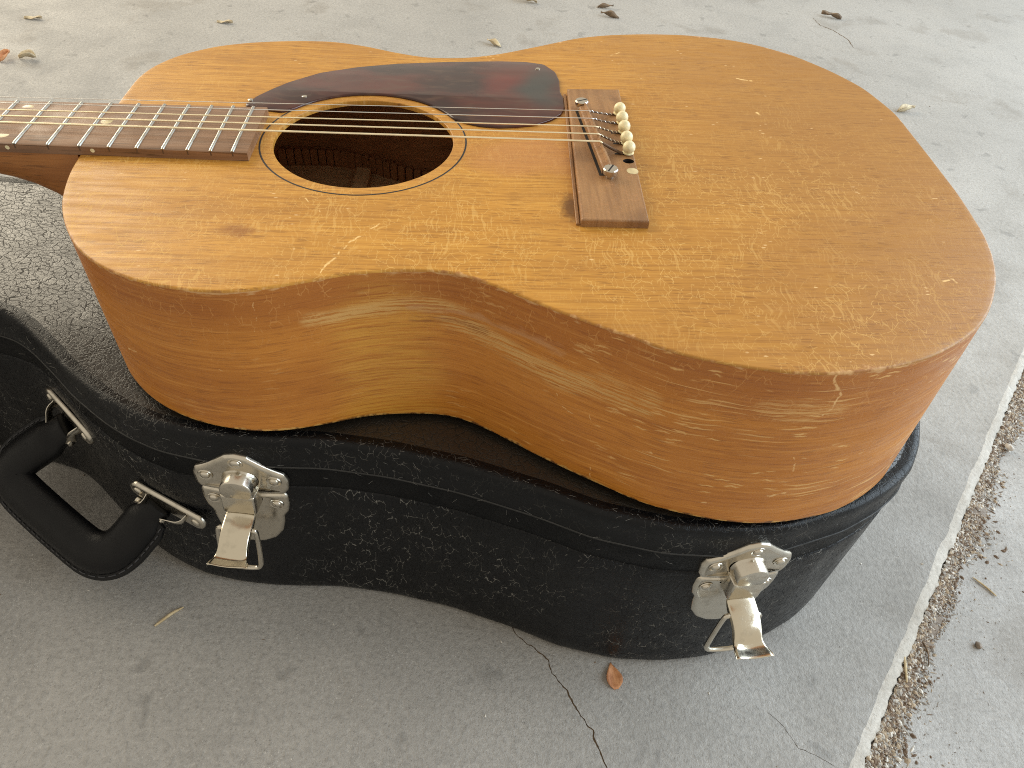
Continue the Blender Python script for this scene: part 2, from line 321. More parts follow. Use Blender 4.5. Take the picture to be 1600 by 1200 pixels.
def vinyl(name, col, cell, strength, rough, worn=0.0, uvs=False, asp=1.0, gap=.13, spec=.4, groove=0.0):
    n = NT(name); o = n.co('UV' if uvs else 'Object'); n.dim = '2D'
    w = n.warp(n.warp(n.warp(o, 32, .014), 120, .005), 420, .0022)
    e1 = n.voro(n.map(w, (cell, cell*asp, 1)), 1); e2 = n.voro(n.map(w, (cell*2.2, cell*2.0*asp, 1), loc=(1, 2, 3)), 1)
    g1 = n.rng(e1, .0, gap); g2 = n.rng(e2, .0, gap*1.3)
    pat = n.rng(n.noise(o, 13, 3), .32, .62)                         # the grain comes and goes
    h = n.ma('ADD', n.ma('MULTIPLY', g1, .75), n.ma('MULTIPLY', g2, .35))
    h = n.ma('MULTIPLY', n.ma('SUBTRACT', h, 1.0), n.ma('ADD', n.ma('MULTIPLY', pat, .7), .3))
    h = n.ma('ADD', h, n.ma('MULTIPLY', n.noise(o, 900, 2), .12))
    c = n.mix(n.rng(n.noise(o, 9, 3), .3, .7), col, tuple(x*.7 for x in col))
    if worn:                                                          # broken grey lines painted along the creases for glints and scuffs
        k = n.ma('MULTIPLY', n.rng(n.noise(n.map(o, loc=(2, 2, 0)), 105, 2), .47, .54), n.rng(n.noise(n.map(o, loc=(4, 1, 7)), 15, 3), .34, .62, .1, 1.0))
        ln = n.ma('MULTIPLY', n.rng(e1, .034, .008), k)
        c = n.mix(n.ma('MULTIPLY', ln, worn), c, (.34, .33, .30))
    gv = n.ma('SUBTRACT', 1, n.ma('MULTIPLY', n.rng(e1, .01, .06), n.rng(e2, .0, .05, .6, 1.0)))
    if groove: spec = n.ma('MULTIPLY', n.ma('SUBTRACT', 1, n.ma('MULTIPLY', gv, groove)), spec)
    r = n.ma('ADD', n.rng(n.noise(o, 60, 3), .3, .7, rough*.85, rough*1.2), n.ma('MULTIPLY', n.ma('SUBTRACT', 1, g1), .25))
    return n.set(Base_Color=c, Roughness=r, Specular_IOR_Level=spec, Normal=n.bump(h, strength, .0011))
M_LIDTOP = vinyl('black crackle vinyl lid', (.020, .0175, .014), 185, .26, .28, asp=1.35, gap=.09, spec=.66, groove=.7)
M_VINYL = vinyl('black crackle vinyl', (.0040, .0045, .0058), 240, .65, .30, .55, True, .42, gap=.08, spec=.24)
M_VINYLRIM = vinyl('black vinyl lid rim', (.0042, .0047, .0058), 260, .32, .34, .30, True, .55, gap=.07, spec=.24)
M_BAND = vinyl('smooth black vinyl band', (.0040, .0044, .0052), 420, .06, .42, 0, True, spec=.14)
M_GRIP = vinyl('black leather grip', (.0050, .0051, .0058), 900, .12, .34, spec=.22)
M_EDGING = simple('scuffed black edging', (.020, .0195, .0185), .6)
M_THREAD = simple('black thread', (.05, .05, .054), .8)

# ------------------------------------------------------------------ mesh helpers
def link(o, parent=None):
    COL.objects.link(o)
    if parent is not None: o.parent = parent
    return o
def mk(name, V, F, mat, parent=None, smooth=True, angle=35, mm=True, uv=None, rim=None, mi=None):
    me = bpy.data.meshes.new(name)
    V = np.asarray(V, float)*(.001 if mm else 1)
    me.from_pydata([tuple(v) for v in V], [], [tuple(f) for f in F])
    for m in (mat if isinstance(mat, (list, tuple)) else [mat]): me.materials.append(m)
    if mi is not None: me.polygons.foreach_set('material_index', mi)
    if smooth:
        me.polygons.foreach_set('use_smooth', [True]*len(me.polygons))
    if uv is not None:
        l = me.uv_layers.new(name='UVMap'); vi = np.empty(len(me.loops), int); me.loops.foreach_get('vertex_index', vi)
        l.data.foreach_set('uv', np.asarray(uv, float)[vi].ravel())
    if rim is not None:
        a = me.attributes.new('rim', 'FLOAT', 'POINT'); a.data.foreach_set('value', np.asarray(rim, float))
    me.update()
    if smooth and angle: me.set_sharp_from_angle(angle=math.radians(angle))
    return link(bpy.data.objects.new(name, me), parent)
def tag(o, label=None, cat=None, group=None, kind=None):
    for k, v in (('label', label), ('category', cat), ('group', group), ('kind', kind)):
        if v: o[k] = v
    return o
def empty(name, mat=None):
    o = bpy.data.objects.new(name, None); COL.objects.link(o); o.empty_display_size = .05
    if mat is not None: o.matrix_world = mat
    return o
def closed_curve(P, n, sig=0.0, dense=4000):
    P = np.asarray(P, float); Q = np.vstack([P, P[:1]])
    t = np.r_[0, np.cumsum(np.hypot(*np.diff(Q, axis=0).T))]; L = t[-1]
    u = np.arange(dense)/dense*L
    D = np.c_[np.interp(u, t, Q[:, 0]), np.interp(u, t, Q[:, 1])]
    if sig:
        k = np.fft.fftfreq(dense, L/dense)
        G = np.exp(-2*(PI*k*sig)**2)
        D = np.c_[np.fft.ifft(np.fft.fft(D[:, 0])*G).real, np.fft.ifft(np.fft.fft(D[:, 1])*G).real]
    Q = np.vstack([D, D[:1]]); t = np.r_[0, np.cumsum(np.hypot(*np.diff(Q, axis=0).T))]
    u = np.arange(n)/n*t[-1]
    return np.c_[np.interp(u, t, Q[:, 0]), np.interp(u, t, Q[:, 1])], u
def normals(P):                                    # outward for an anticlockwise loop
    T = np.roll(P, -1, 0) - np.roll(P, 1, 0); T /= np.hypot(*T.T)[:, None]
    return np.c_[T[:, 1], -T[:, 0]]
def rings(loops, closed_u=True):                   # faces between successive loops of n points each
    n = len(loops[0]); F = []
    for r in range(len(loops)-1):
        for i in range(n if closed_u else n-1):
            j = (i+1) % n
            F.append((r*n+i, r*n+j, (r+1)*n+j, (r+1)*n+i))
    return np.vstack(loops), F
def tess(outer, holes=()):
    ls = [[Vector((p[0], p[1], 0)) for p in outer]] + [[Vector((p[0], p[1], 0)) for p in h] for h in holes]
    return [tuple(t) for t in tessellate_polygon(ls)]
def up_faces(V, F):
    out = []
    for f in F:
        a, b, c = [np.asarray(V[i][:2]) for i in f[:3]]
        out.append(f if np.cross(b-a, c-a) > 0 else f[::-1])
    return out
def tube(path, r, seg=10, ry=None, up=(0, 0, 1), caps=True, closed=False):
    P = [Vector(p) for p in path]; n = len(P); V = []; F = []
    rr = r if isinstance(r, (list, tuple, np.ndarray)) else [r]*n
    ry = rr if ry is None else (ry if isinstance(ry, (list, tuple, np.ndarray)) else [ry]*n)
    prev = None
    for i in range(n):
        t = (P[(i+1) % n] - P[i-1]) if closed else (P[min(i+1, n-1)] - P[max(i-1, 0)])
        t.normalize()
        b = Vector(up) if prev is None else prev
        a = b.cross(t)
        if a.length < 1e-6: a = Vector((1, 0, 0)).cross(t)
        a.normalize(); b = t.cross(a); prev = b
        for k in range(seg):
            f = 2*PI*k/seg
            V.append(P[i] + a*math.cos(f)*rr[i] + b*math.sin(f)*ry[i])
    for i in range(n if closed else n-1):
        for k in range(seg):
            l = (k+1) % seg; i2 = (i+1) % n
            F.append((i*seg+k, i*seg+l, i2*seg+l, i2*seg+k))
    if caps and not closed:
        F.append(tuple(range(seg))[::-1]); F.append(tuple((n-1)*seg+k for k in range(seg)))
    return [tuple(v) for v in V], F
def lathe(prof, seg=24, ctr=(0, 0, 0)):            # profile (r, z) about z
    V = []; F = []
    for r, z in prof:
        for k in range(seg):
            f = 2*PI*k/seg; V.append((ctr[0]+r*math.cos(f), ctr[1]+r*math.sin(f), ctr[2]+z))
    for i in range(len(prof)-1):
        for k in range(seg):
            l = (k+1) % seg; F.append((i*seg+k, i*seg+l, (i+1)*seg+l, (i+1)*seg+k))
    F.append(tuple((len(prof)-1)*seg+k for k in range(seg)))
    F.append(tuple(range(seg))[::-1])
    return V, F
def smooth_path(P, n=40, rounds=3):
    P = [np.array(p, float) for p in P]
    for _ in range(rounds):                        # Chaikin
        Q = [P[0]]
        for a, b in zip(P[:-1], P[1:]): Q += [a*.75+b*.25, a*.25+b*.75]
        Q.append(P[-1]); P = Q
    return P
def box(x0, x1, y0, y1, z0, z1, b=0.0):
    if not b:
        V = [(x, y, z) for z in (z0, z1) for x, y in ((x0, y0), (x1, y0), (x1, y1), (x0, y1))]
        return V, [(3, 2, 1, 0), (4, 5, 6, 7), (0, 1, 5, 4), (1, 2, 6, 5), (2, 3, 7, 6), (3, 0, 4, 7)]
    lo = [(x0, y0), (x1, y0), (x1, y1), (x0, y1)]; li = [(x0+b, y0+b), (x1-b, y0+b), (x1-b, y1-b), (x0+b, y1-b)]
    V = [(x, y, z0) for x, y in lo] + [(x, y, z1-b) for x, y in lo] + [(x, y, z1) for x, y in li]
    F = [(3, 2, 1, 0), (8, 9, 10, 11)]
    for r in (0, 4):
        for i in range(4): F.append((r+i, r+(i+1) % 4, r+4+(i+1) % 4, r+4+i))
    return V, F
def bevel(o, w, seg=2, ang=40):
    m = o.modifiers.new('bevel', 'BEVEL'); m.width = w; m.segments = seg; m.limit_method = 'ANGLE'; m.angle_limit = math.radians(ang)
    return o
def merge(parts):
    V = []; F = []
    for v, f in parts:
        k = len(V); V += [tuple(x) for x in v]; F += [tuple(i+k for i in q) for q in f]
    return V, F

# ================================================================== THE SETTING
def line_pts(a, b, step, amp, fr=1.0):
    a = np.array(a, float); b = np.array(b, float); L = np.hypot(*(b-a)); n = int(L/step); t = np.linspace(0, 1, n+1)
    d = (b-a)/L; nn = np.array([-d[1], d[0]])
    x = np.cumsum(rng.normal(0, 1, n+1)); k = 9; x = x-np.convolve(np.pad(x, k, 'edge'), np.ones(2*k+1)/(2*k+1), 'valid')
    off = x/max(1e-6, x.std())*amp
    return a[None]+(b-a)[None]*t[:, None]+nn[None]*off[:, None]
EA = np.array([549., 162.]); EB = np.array([217., -247.]); ED = (EA-EB)/np.hypot(*(EA-EB)); EN = np.array([ED[1], -ED[0]])  # along the slab edge, and out of it
fine = line_pts(EB-ED*180, EA+ED*420, 4, .45)
edge_line = np.vstack([[EB-ED*3500], fine, [EA+ED*5500]])
floor_outer = [tuple(p) for p in edge_line] + [(-5500, 5000), (-5500, -3500)]
def crack_poly(P, w, jit):
    P = np.array(P, float); t = np.r_[0, np.cumsum(np.hypot(*np.diff(P, axis=0).T))]
    u = np.arange(0, t[-1], 1.6); C = np.c_[np.interp(u, t, P[:, 0]), np.interp(u, t, P[:, 1])]
    T = np.gradient(C, axis=0); T /= np.hypot(*T.T)[:, None]; N = np.c_[-T[:, 1], T[:, 0]]
    wob = rng.normal(0, jit, len(C)); wob = np.convolve(np.pad(wob, 1, 'edge'), [.25, .5, .25], 'valid')
    C = C+N*wob[:, None]
    ww = np.interp(u, np.linspace(0, t[-1], len(w)), w)*rng.uniform(.55, 1.35, len(C))
    ww[0] = ww[-1] = .05
    return [tuple(x) for x in C+N*ww[:, None]/2], [tuple(x) for x in (C-N*ww[:, None]/2)]
CR1 = [(-6, -150), (3.3, -169.3), (8.4, -175.1), (18.1, -181.6), (26.4, -188.9), (27.6, -197.5), (34.6, -205.8), (40.2, -215.2), (43.6, -224.4), (51, -232.9), (52.6, -240.5), (55.5, -248), (57.1, -255.3), (63, -275), (70, -300)]
CR2 = [(167.9, -219.7), (173.8, -224.9), (178.8, -232.8), (182.8, -242.5), (193, -246.2), (198.9, -249.9), (204, -253.3)]
CR3 = [(615.6, 1109.9), (618, 1075), (638.8, 1051.6), (652.9, 1012.2), (650, 972.7)]
cracks = [crack_poly(CR1, [.35, .5, .6, 1.0, .6, 1.2, .6, 1.2, .7, 2.4, 1.6, .8], .75), crack_poly(CR2, [.2, .45, .3, .5, .3, .4], .35), crack_poly(CR3, [.8, 2.2, 2.5, 1.5], .6)]
holes = [a + b[::-1] for a, b in cracks]
allp = list(floor_outer); [allp.extend(h) for h in holes]
V = [(x, y, 0) for x, y in allp]; F = up_faces(V, tess(floor_outer, holes))
k = len(floor_outer); nb = len(V)
mi = [0]*len(F)
for h in holes:                                    # walls and dirty bottom of each crack
    n = len(h); b0 = len(V); V += [(x, y, -.9) for x, y in h]
    for i in range(n):
        j = (i+1) % n; F.append((k+i, k+j, b0+j, b0+i)); mi.append(1)
    half = n//2
    for i in range(half-1): F.append((b0+i, b0+i+1, b0+n-2-i, b0+n-1-i)); mi.append(1)
    k += n
floor = mk('garage_floor', V, F, [M_FLOOR, M_CRACK], smooth=False, mi=mi)
tag(floor, kind='structure', label='smooth grey concrete garage slab with a hairline crack')
# chipped, rounded arris of the slab
E0 = np.vstack([[EB-ED*3500], fine, [EA+ED*5500]])
rows = [np.c_[E0, np.zeros(len(E0))]]
for off, z, js, jz in ((2.0, -.4, .5, .25), (4.5, -1.2, .6, .4), (7.0, -2.8, .7, .5), (9.0, -6.0, .7, .6), (10.0, -16, .5, .5)):
    rows.append(np.c_[E0+EN*(off+rng.normal(0, js, (len(E0), 1))), z+rng.normal(0, jz, len(E0))])
V, F = rings(rows, False)
slab_edge = mk('slab_edge', V, F, M_EDGE, floor, angle=60)
slab_edge['label'] = 'pale chipped rounded edge of the slab'
AP = -9.0
V = [(*(EB-ED*3500+EN*2), AP), (*(EB-ED*3500+EN*3500), AP), (*(EA+ED*5500+EN*3500), AP), (*(EA+ED*5500+EN*2), AP)]
apron = tag(mk('apron', V, [(0, 1, 2, 3)], M_APRON, smooth=False), kind='structure', label='pale broomed concrete apron beyond the slab edge')

# ================================================================== THE GUITAR
th = math.atan2(0.05870479032490233, 0.9982753866508526)
GM = Matrix.Translation(W(0, 0, FLOOR)) @ Matrix.Rotation(-th, 4, 'Y').inverted() @ Matrix.Translation(W(-600, 0, 104.8686))
RW = Matrix(((0.9982753866508526, 0, -0.05870479032490233), (0, 1, 0), (0.05870479032490233, 0, 0.9982753866508526))).to_4x4()
GM = Matrix.Translation(W(0, 0, FLOOR)) @ RW @ Matrix.Translation(W(-600, 0, 104.8686))
guitar = tag(empty('acoustic_guitar', GM), 'amber flat-top acoustic guitar with crazed lacquer lying face up on a black case', 'guitar')
OUT = [(347.0, -24.4), (348.5, -44.6), (354.1, -69.4), (361.3, -86.4), (372.3, -104.9), (386.4, -119.5), (399.7, -128.7), (413.0, -134.8), (429.7, -139.3), (449.9, -141.3), (466.2, -138.9), (486.4, -132.6), (504.3, -125.7), (527.5, -121.9), (551.4, -121.5), (566.5, -127.8), (581.2, -136.3), (598.2, -147.2), (620.1, -159.6), (635.9, -167.5), (651.2, -176.0), (666.8, -180.7), (682.4, -184.2), (698.2, -186.5), (714.5, -186.9), (728.9, -185.0), (744.1, -181.5), (760.3, -176.4), (779.4, -165.6), (795.6, -153.0), (806.2, -140.4), (818.6, -120.5), (826.3, -102.0), (831.6, -80.4), (835.3, -41.4), (836.4, 5.4), (837.0, 58.3), (828.9, 95.8), (814.8, 121.7), (794.5, 147.8), (770.3, 165.6), (747.9, 174.4), (719.3, 179.1), (689.8, 178.1), (660.0, 173.3), (635.2, 164.8), (610.6, 149.5), (578.0, 130.6), (555.6, 122.0), (529.1, 119.6), (506.6, 126.3), (483.3, 136.4), (460.1, 142.2), (433.5, 140.8), (407.8, 136.1), (383.6, 127.1), (362.5, 110.1), (351.2, 91.6), (346.7, 73.6), (346.6, 46.2)]
N = 420
O, S = closed_curve(OUT, N, 7.0)
ON = normals(O)
def zback(x): return -104.87 - 0.0588*(x-600)
HC = np.array([498.6, 0.]); HR = 51.3
# soundboard: rounded rim, flat face, soundhole with thickness
ang = np.arctan2(O[:, 1]-HC[1], O[:, 0]-HC[0])
H = HC + HR*np.c_[np.cos(ang), np.sin(ang)]
loops = []; rimv = []
R0 = 1.15
for f, rv in ((0, 1.), (18, 1.), (36, 1.), (54, .95), (72, .8), (90, .55)):
    a = math.radians(f); q = O-ON*(R0*(1-math.cos(a))); z = -R0+R0*math.sin(a)
    loops.append(np.c_[q, np.full(N, z)]); rimv += [rv]*N
I0 = O-ON*R0
for d, rv in ((2.5, .30), (6, .08)):
    loops.append(np.c_[O-ON*(R0+d), np.zeros(N)]); rimv += [rv]*N
I1 = O-ON*(R0+6)
for t in (.15, .35, .6, .8, .93):
    loops.append(np.c_[I1*(1-t)+H*t, np.zeros(N)]); rimv += [0]*N
Hd = H-HC; Hd /= np.hypot(*Hd.T)[:, None]
for r, z in ((HR+.5, 0), (HR+.15, -.15), (HR, -.5), (HR, -2.9), (HR+.4, -3.2)):
    loops.append(np.c_[HC+Hd*r, np.full(N, z)]); rimv += [.0 if z > -.1 else .5]*N
for t in (.5, 1.0):
    loops.append(np.c_[(HC+Hd*(HR+.4))*(1-t)+(O-ON*2.2)*t, np.full(N, -3.2)]); rimv += [0]*N
V, F = rings(loops)
nl = len(loops)
mi = [1 if q//N >= nl-3 else 0 for q in range(len(F))]
F = [f[::-1] if False else f for f in F]
mk('soundboard', V, F, [M_TOP, M_INSIDE], guitar, rim=rimv, angle=50, mi=mi)
# side, outer and inner skin
zb = zback(O[:, 0])
zl = [np.full(N, -R0)]; lev = []
for t in (0, .12, .3, .5, .7, .88, .96): lev.append((0, -R0+t*(zb+3.4+R0), .0 if t < .9 else .15))
lev += [(0, zb+3.2, .42), (0, zb+1.8, .72), (.15, zb+1.0, .95), (.45, zb+.4, 1.), (1.0, zb+.05, 1.), (1.8, zb-.05, 1.)]
loops = []; uvs = []; rimv = []
for d, z, rv in lev:
    z = np.broadcast_to(z, (N,)); loops.append(np.c_[O-ON*d, z]); uvs.append(np.c_[S*.001, z*.001]); rimv += [rv]*N
V, F = rings(loops)
V2 = np.vstack([np.c_[O-ON*2.6, zb+1], np.c_[O-ON*2.6, np.full(N, -3.3)]])
F = [f[::-1] for f in F]
k = len(V); F2 = [(k+i, k+(i+1) % N, k+N+(i+1) % N, k+N+i) for i in range(N)]
# (uv seam at the neck block is hidden by the heel)
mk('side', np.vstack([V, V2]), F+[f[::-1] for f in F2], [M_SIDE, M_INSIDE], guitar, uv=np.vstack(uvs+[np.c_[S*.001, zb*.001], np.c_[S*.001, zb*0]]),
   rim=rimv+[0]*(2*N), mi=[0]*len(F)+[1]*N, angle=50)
# arched back
Cb = np.array([610., 0.])
loops = []
for t in (0, .12, .3, .55, .8, .97):
    q = (O-ON*1.7)*(1-t)+Cb*t; z = zback(q[:, 0])-2.7*(1-(1-t)**2)
    loops.append(np.c_[q, z])
V, F = rings(loops); F.append(tuple(range(len(V)-N, len(V))))
lo = V.copy(); lo[:, 2] += 2.6
nv = len(V)
mk('back', np.vstack([V, lo]), [f[::-1] for f in F]+[tuple(i+nv for i in f) for f in F], [M_SIDE, M_BACKIN], guitar, uv=np.vstack([V, lo])[:, :2]*.001, mi=[0]*len(F)+[1]*len(F), rim=[0]*(2*nv))
# kerfed lining along the far waist, one block at a time, and a back brace
lining = None
idx = [i for i in range(N) if O[i, 1] > 60 and 400 < O[i, 0] < 690]
s0 = min(S[i] for i in idx); s1 = max(S[i] for i in idx)
base_me = None
nb_ = int((s1-s0)/6.2)
gi = lambda s, A: np.array([np.interp(s, S, A[:, 0]), np.interp(s, S, A[:, 1])])
strip = []
for q in range(nb_+1):
    p_ = gi(s0+q*6.2, O-ON*2.7); z_ = zback(p_[0])+2.0; n_ = gi(s0+q*6.2, ON)
    strip.append((p_, n_, z_))
Vl = []; Fl = []
for p_, n_, z_ in strip:
    a = p_; b = p_-n_*1.2
    Vl += [(a[0], a[1], z_), (a[0], a[1], z_+14), (b[0], b[1], z_+14), (b[0], b[1], z_)]
for i in range(len(strip)-1):
    for u in range(4): Fl.append((i*4+u, i*4+(u+1) % 4, i*4+4+(u+1) % 4, i*4+4+u))
lining = mk('kerfed_lining', Vl, Fl, M_INSIDE, guitar, smooth=False)
bv, bf = box(-2.6, 2.6, -2.2, 2.2, 0, 14, .8)
bme = None
for p_, n_, z_ in strip[:-1]:
    if bme is None:
        o = mk('kerf_block', bv, bf, M_INSIDE, lining, smooth=False); bme = o.data
    else:
        o = link(bpy.data.objects.new('kerf_block', bme), lining)
    c_ = p_-n_*3.3; ta = math.atan2(-n_[0], n_[1])
    o.location = W(c_[0], c_[1], z_); o.rotation_euler = (0, 0, ta)
br = mk('back_brace', *box(470, 482, -118, 118, zback(476)-.2, zback(476)+14, 2), M_BACKIN, guitar, smooth=False)
mk('center_strip', *box(360, 820, -8, 8, 0, 2.2, .5), M_BACKIN, guitar, smooth=False).matrix_local = Matrix.Translation(W(0, 0, zback(0)+.2)) @ Matrix.Rotation(math.atan(.0588), 4, 'Y')
# black ring round the soundhole
rr = []
for r, z in ((58.2, .02), (58.3, .12), (59.1, .12), (59.2, .02)):
    a = np.linspace(0, 2*PI, 128, endpoint=False); rr.append(np.c_[HC[0]+r*np.cos(a), HC[1]+r*np.sin(a), np.full(128, z)])
V, F = rings(rr[::-1]); mk('soundhole_ring', V, F, M_BLACKLINE, guitar)
# pickguard
GP = [(422, 37.5), (426.6, 49), (434, 60), (442.2, 70.4), (460, 86.3), (483.6, 97.4), (508.5, 104.7), (542.7, 110.8), (577.8, 114.9), (595.5, 115.4), (608.6, 112.3), (615.8, 100.4), (617.6, 87.5), (617, 71),
      (618.6, 60), (618.4, 47.6), (615.5, 38.7), (609, 31), (600.2, 24.8), (588.4, 21.3), (576.8, 19.6), (565.3, 20.6), (556, 24.2)]
arc = [(HC[0]+58*math.cos(a), 58*math.sin(a)) for a in np.radians(np.linspace(30, 142, 22))]
GP2 = GP + arc + [(446, 30.5), (430, 33.5)]
G_, _ = closed_curve(GP2[::-1], 260, 1.1)
if np.sum(G_[:, 0]*np.roll(G_[:, 1], -1)-G_[:, 1]*np.roll(G_[:, 0], -1)) < 0: G_ = G_[::-1]
GNn = normals(G_)
lp = [np.c_[G_-GNn*d, np.full(260, z)] for d, z in ((0, .03), (0, .9), (.35, 1.35), (.9, 1.5))]
V, F = rings(lp); k = len(V)-260
F += [tuple(i+k for i in t) for t in up_faces(V[k:], tess(lp[-1][:, :2]))]
guard = mk('pickguard', V, F, M_GUARD, guitar, angle=50)
guard['label'] = 'dark red-brown tortoiseshell pickguard'
for x, y in ((424.5, 43.5), (456, 50.5), (604, 104)):
    mk('screw', *lathe([(1.6, 0), (1.6, .25), (1.1, .5), (.4, .55)], 16, (x, y, 1.5)), M_NICKEL, guard)
# bridge with the sixth pin's empty hole
BZ = 4.4
bc = [(617.4, -82.6), (652.2, -82.6), (655.2, 70.2), (621.2, 68.6)]
def inset(P, d):
    P = np.array(P); c = P.mean(0); return c+(P-c)*(1-np.array([d/17., d/76.]))
PH = [(650.0+3.2*math.cos(a), -22.6+2.6*math.sin(a)) for a in np.linspace(0, 2*PI, 20, endpoint=False)]
PH = [(x-.8, y) for x, y in PH]
b0 = np.c_[np.array(bc), np.full(4, .02)]; b1 = np.c_[np.array(bc), np.full(4, BZ-.9)]; b2 = np.c_[inset(bc, .25), np.full(4, BZ-.3)]; b3 = np.c_[inset(bc, .8), np.full(4, BZ)]
V, F = rings([b0, b1, b2, b3]); V = [tuple(v) for v in V]
top = [v[:2] for v in V[12:16]]; k = 12
cand = top + PH; Ft = up_faces([(x, y) for x, y in cand], tess(top, [PH]))
V += [(x, y, BZ) for x, y in PH] + [(x, y, .5) for x, y in PH]
mapi = {i: 12+i for i in range(24)}
F += [tuple(mapi[i] for i in t) for t in Ft]; mi = [0]*len(F)
for i in range(20):
    j = (i+1) % 20; F.append((16+i, 16+j, 36+j, 36+i)); mi.append(1)
F.append(tuple(range(36, 56))); mi.append(1)
bridge = mk('bridge', V, F, [M_BRIDGE, M_DARKHOLE], guitar, smooth=False, mi=mi)
bridge['label'] = 'worn rectangular rosewood bridge with one empty pin hole'
# front lip of the bridge
lipb = mk('front_lip', *box(-.6, 1.2, -74.5, 74.5, .02, 1.2, .3), M_BRIDGE, bridge, smooth=False)
lipb.matrix_local = Matrix.Translation(W(617.6, -7, 0)) @ Matrix.Rotation(-.0251, 4, 'Z')
# saddle: dark slot, wooden insert with a thin ridge, two slotted screws
sa = np.array([628.6, 36.]); sb = np.array([635.4, -37.]); sd_ = (sb-sa)/np.hypot(*(sb-sa)); ms = (sa+sb)/2; sl = np.hypot(*(sb-sa)); sang = math.atan2(sd_[1], sd_[0])
SM = Matrix.Translation(W(ms[0], ms[1], 0)) @ Matrix.Rotation(sang, 4, 'Z')
slot = mk('saddle_slot', *box(-sl/2-2, sl/2+2, -4.6, 4.6, BZ-.5, BZ+.1), M_DARKHOLE, bridge, smooth=False); slot.matrix_local = SM
prof = [(-2.9, BZ-.4), (-2.9, 7.6), (-2.2, 8.2), (-.2, 8.8), (.1, 10.0), (.9, 10.2), (1.3, 9.9), (1.5, 8.6), (2.9, 8.0), (2.9, BZ-.4)]
V = [(x, y, z) for x in (-sl/2, sl/2) for y, z in prof]; n = len(prof)
F = [(i, i+1, n+i+1, n+i) for i in range(n-1)] + [tuple(range(n))[::-1], tuple(range(n, 2*n))]
sad = mk('saddle', V, [f[::-1] for f in F], M_BRIDGE, bridge, smooth=False); sad.matrix_local = SM
for x, y, ra in ((627.7, 40.2, .5), (636.4, -40.6, 1.1)):
    v1, f1 = lathe([(2.2, 4.5), (2.2, 6.6), (3.9, 6.7), (4.1, 7.0), (4.1, 9.5), (3.7, 10.0), (3.6, 10.0)], 28)
    # slotted head
    v2, f2 = box(-3.8, 3.8, -.45, .45, 9.9, 10.06)
    o = mk('saddle_screw', *merge([(v1, f1)]), M_NICKEL, bridge); o.location = W(x, y, 0)
    s = mk('screw_slot', v2, f2, M_DARKHOLE, bridge, smooth=False); s.location = W(x, y, 0); s.rotation_euler = (0, 0, ra)
PINS = [(650.3, 34.0), (650.9, 22.6), (650.5, 10.6), (650.4, -2.3), (649.9, -14.3)]
pme = None
for x, y in PINS:
    if pme is None:
        pr = [(1.9, -4), (2.3, .2), (2.4, .5), (3.3, .7), (3.3, 1.1)] + [(3.65*math.cos(a), 4.0+3.65*math.sin(a)) for a in np.radians([-48, -30, -10, 10, 30, 48, 64, 78, 86])]
        o = mk('bridge_pin', *lathe(pr, 24), M_IVORY, bridge); pme = o.data
    else: o = link(bpy.data.objects.new('bridge_pin', pme), bridge)
    o.location = W(x, y, BZ); o.rotation_euler = (random.uniform(-.08, .08), random.uniform(-.08, .08), random.random()*6)
mk('bridge_dot', *lathe([(3.3, -.5), (3.3, .08), (3.0, .15)], 28, (650.0, -33.4, BZ)), M_PEARL, bridge)
# fingerboard, frets, dots
fwid = lambda x: 40.67+(50.68-40.67)*x/314.3
fx = lambda n: 628.65*(1-2**(-n/12))
FT = 5.2
FE = 438.6
lp = []
sec = []
for x in (0, 120, 240, 340, 400, FE):
    h = fwid(x)/2
    sec.append([(x, -h, .03), (x, -h, FT-.4), (x, -h+.5, FT-.05), (x, -h*.5, FT+.25), (x, 0, FT+.35), (x, h*.5, FT+.25), (x, h-.5, FT-.05), (x, h, FT-.4), (x, h, .03)])
V = [p_ for s in sec for p_ in s]; n = 9
F = [(i*n+j, i*n+j+1, i*n+n+j+1, i*n+n+j) for i in range(len(sec)-1) for j in range(n-1)] + [(i*n+n-1, i*n, i*n+n, i*n+2*n-1) for i in range(len(sec)-1)]
F = [f[::-1] for f in F] + [tuple(range(n)), tuple(range(len(V)-n, len(V)))[::-1]]
fb = mk('fingerboard', V, [f[::-1] for f in F], M_ROSE, guitar, angle=40)
for q in range(1, 21):
    x = fx(q); h = fwid(x)/2-.15
    sv = []; K = 9
    for y in (-h, -h+.7, -h*.5, 0, h*.5, h-.7, h):
        cr = .25*(1-(y/h)**2); e = .0 if abs(abs(y)-h) > .1 else -.45
        for k in range(K):
            a = PI*k/(K-1); sv.append((x-.95*math.cos(a), y, FT+cr-.1+(1.0+e)*math.sin(a)))
    Ff = [(i*K+j, i*K+j+1, (i+1)*K+j+1, (i+1)*K+j) for i in range(6) for j in range(K-1)] + [tuple(range(K)), tuple(range(6*K, 7*K))[::-1]]
    mk('fret', sv, [f[::-1] for f in Ff], M_FRET, fb, angle=60)
    # tang end showing in the fingerboard edge
    mk('fret_tang', *box(x-.35, x+.35, -h-.22, -h+.5, FT-2.6, FT-.3), M_RUST, fb, smooth=False)
def disc(name, x, y, z, r, mat, par, ry=None, rot=None):
    v, f = lathe([(r, -.4), (r, .06), (r-.25, .12)], 24)
    v = [(a, b*(ry/r if ry else 1), c) for a, b, c in v]
    o = mk(name, v, f, mat, par); o.location = W(x, y, z)
    if rot: o.rotation_euler = rot
    return o
for x, y, r in ((304.7, -15.7, 3.4), (304.3, 16.5, 3.4), (353.8, 2.5, 3.2)): disc('inlay_dot', x, y, FT+.3-.0012*y*y*.8, r, M_PEARL, fb)
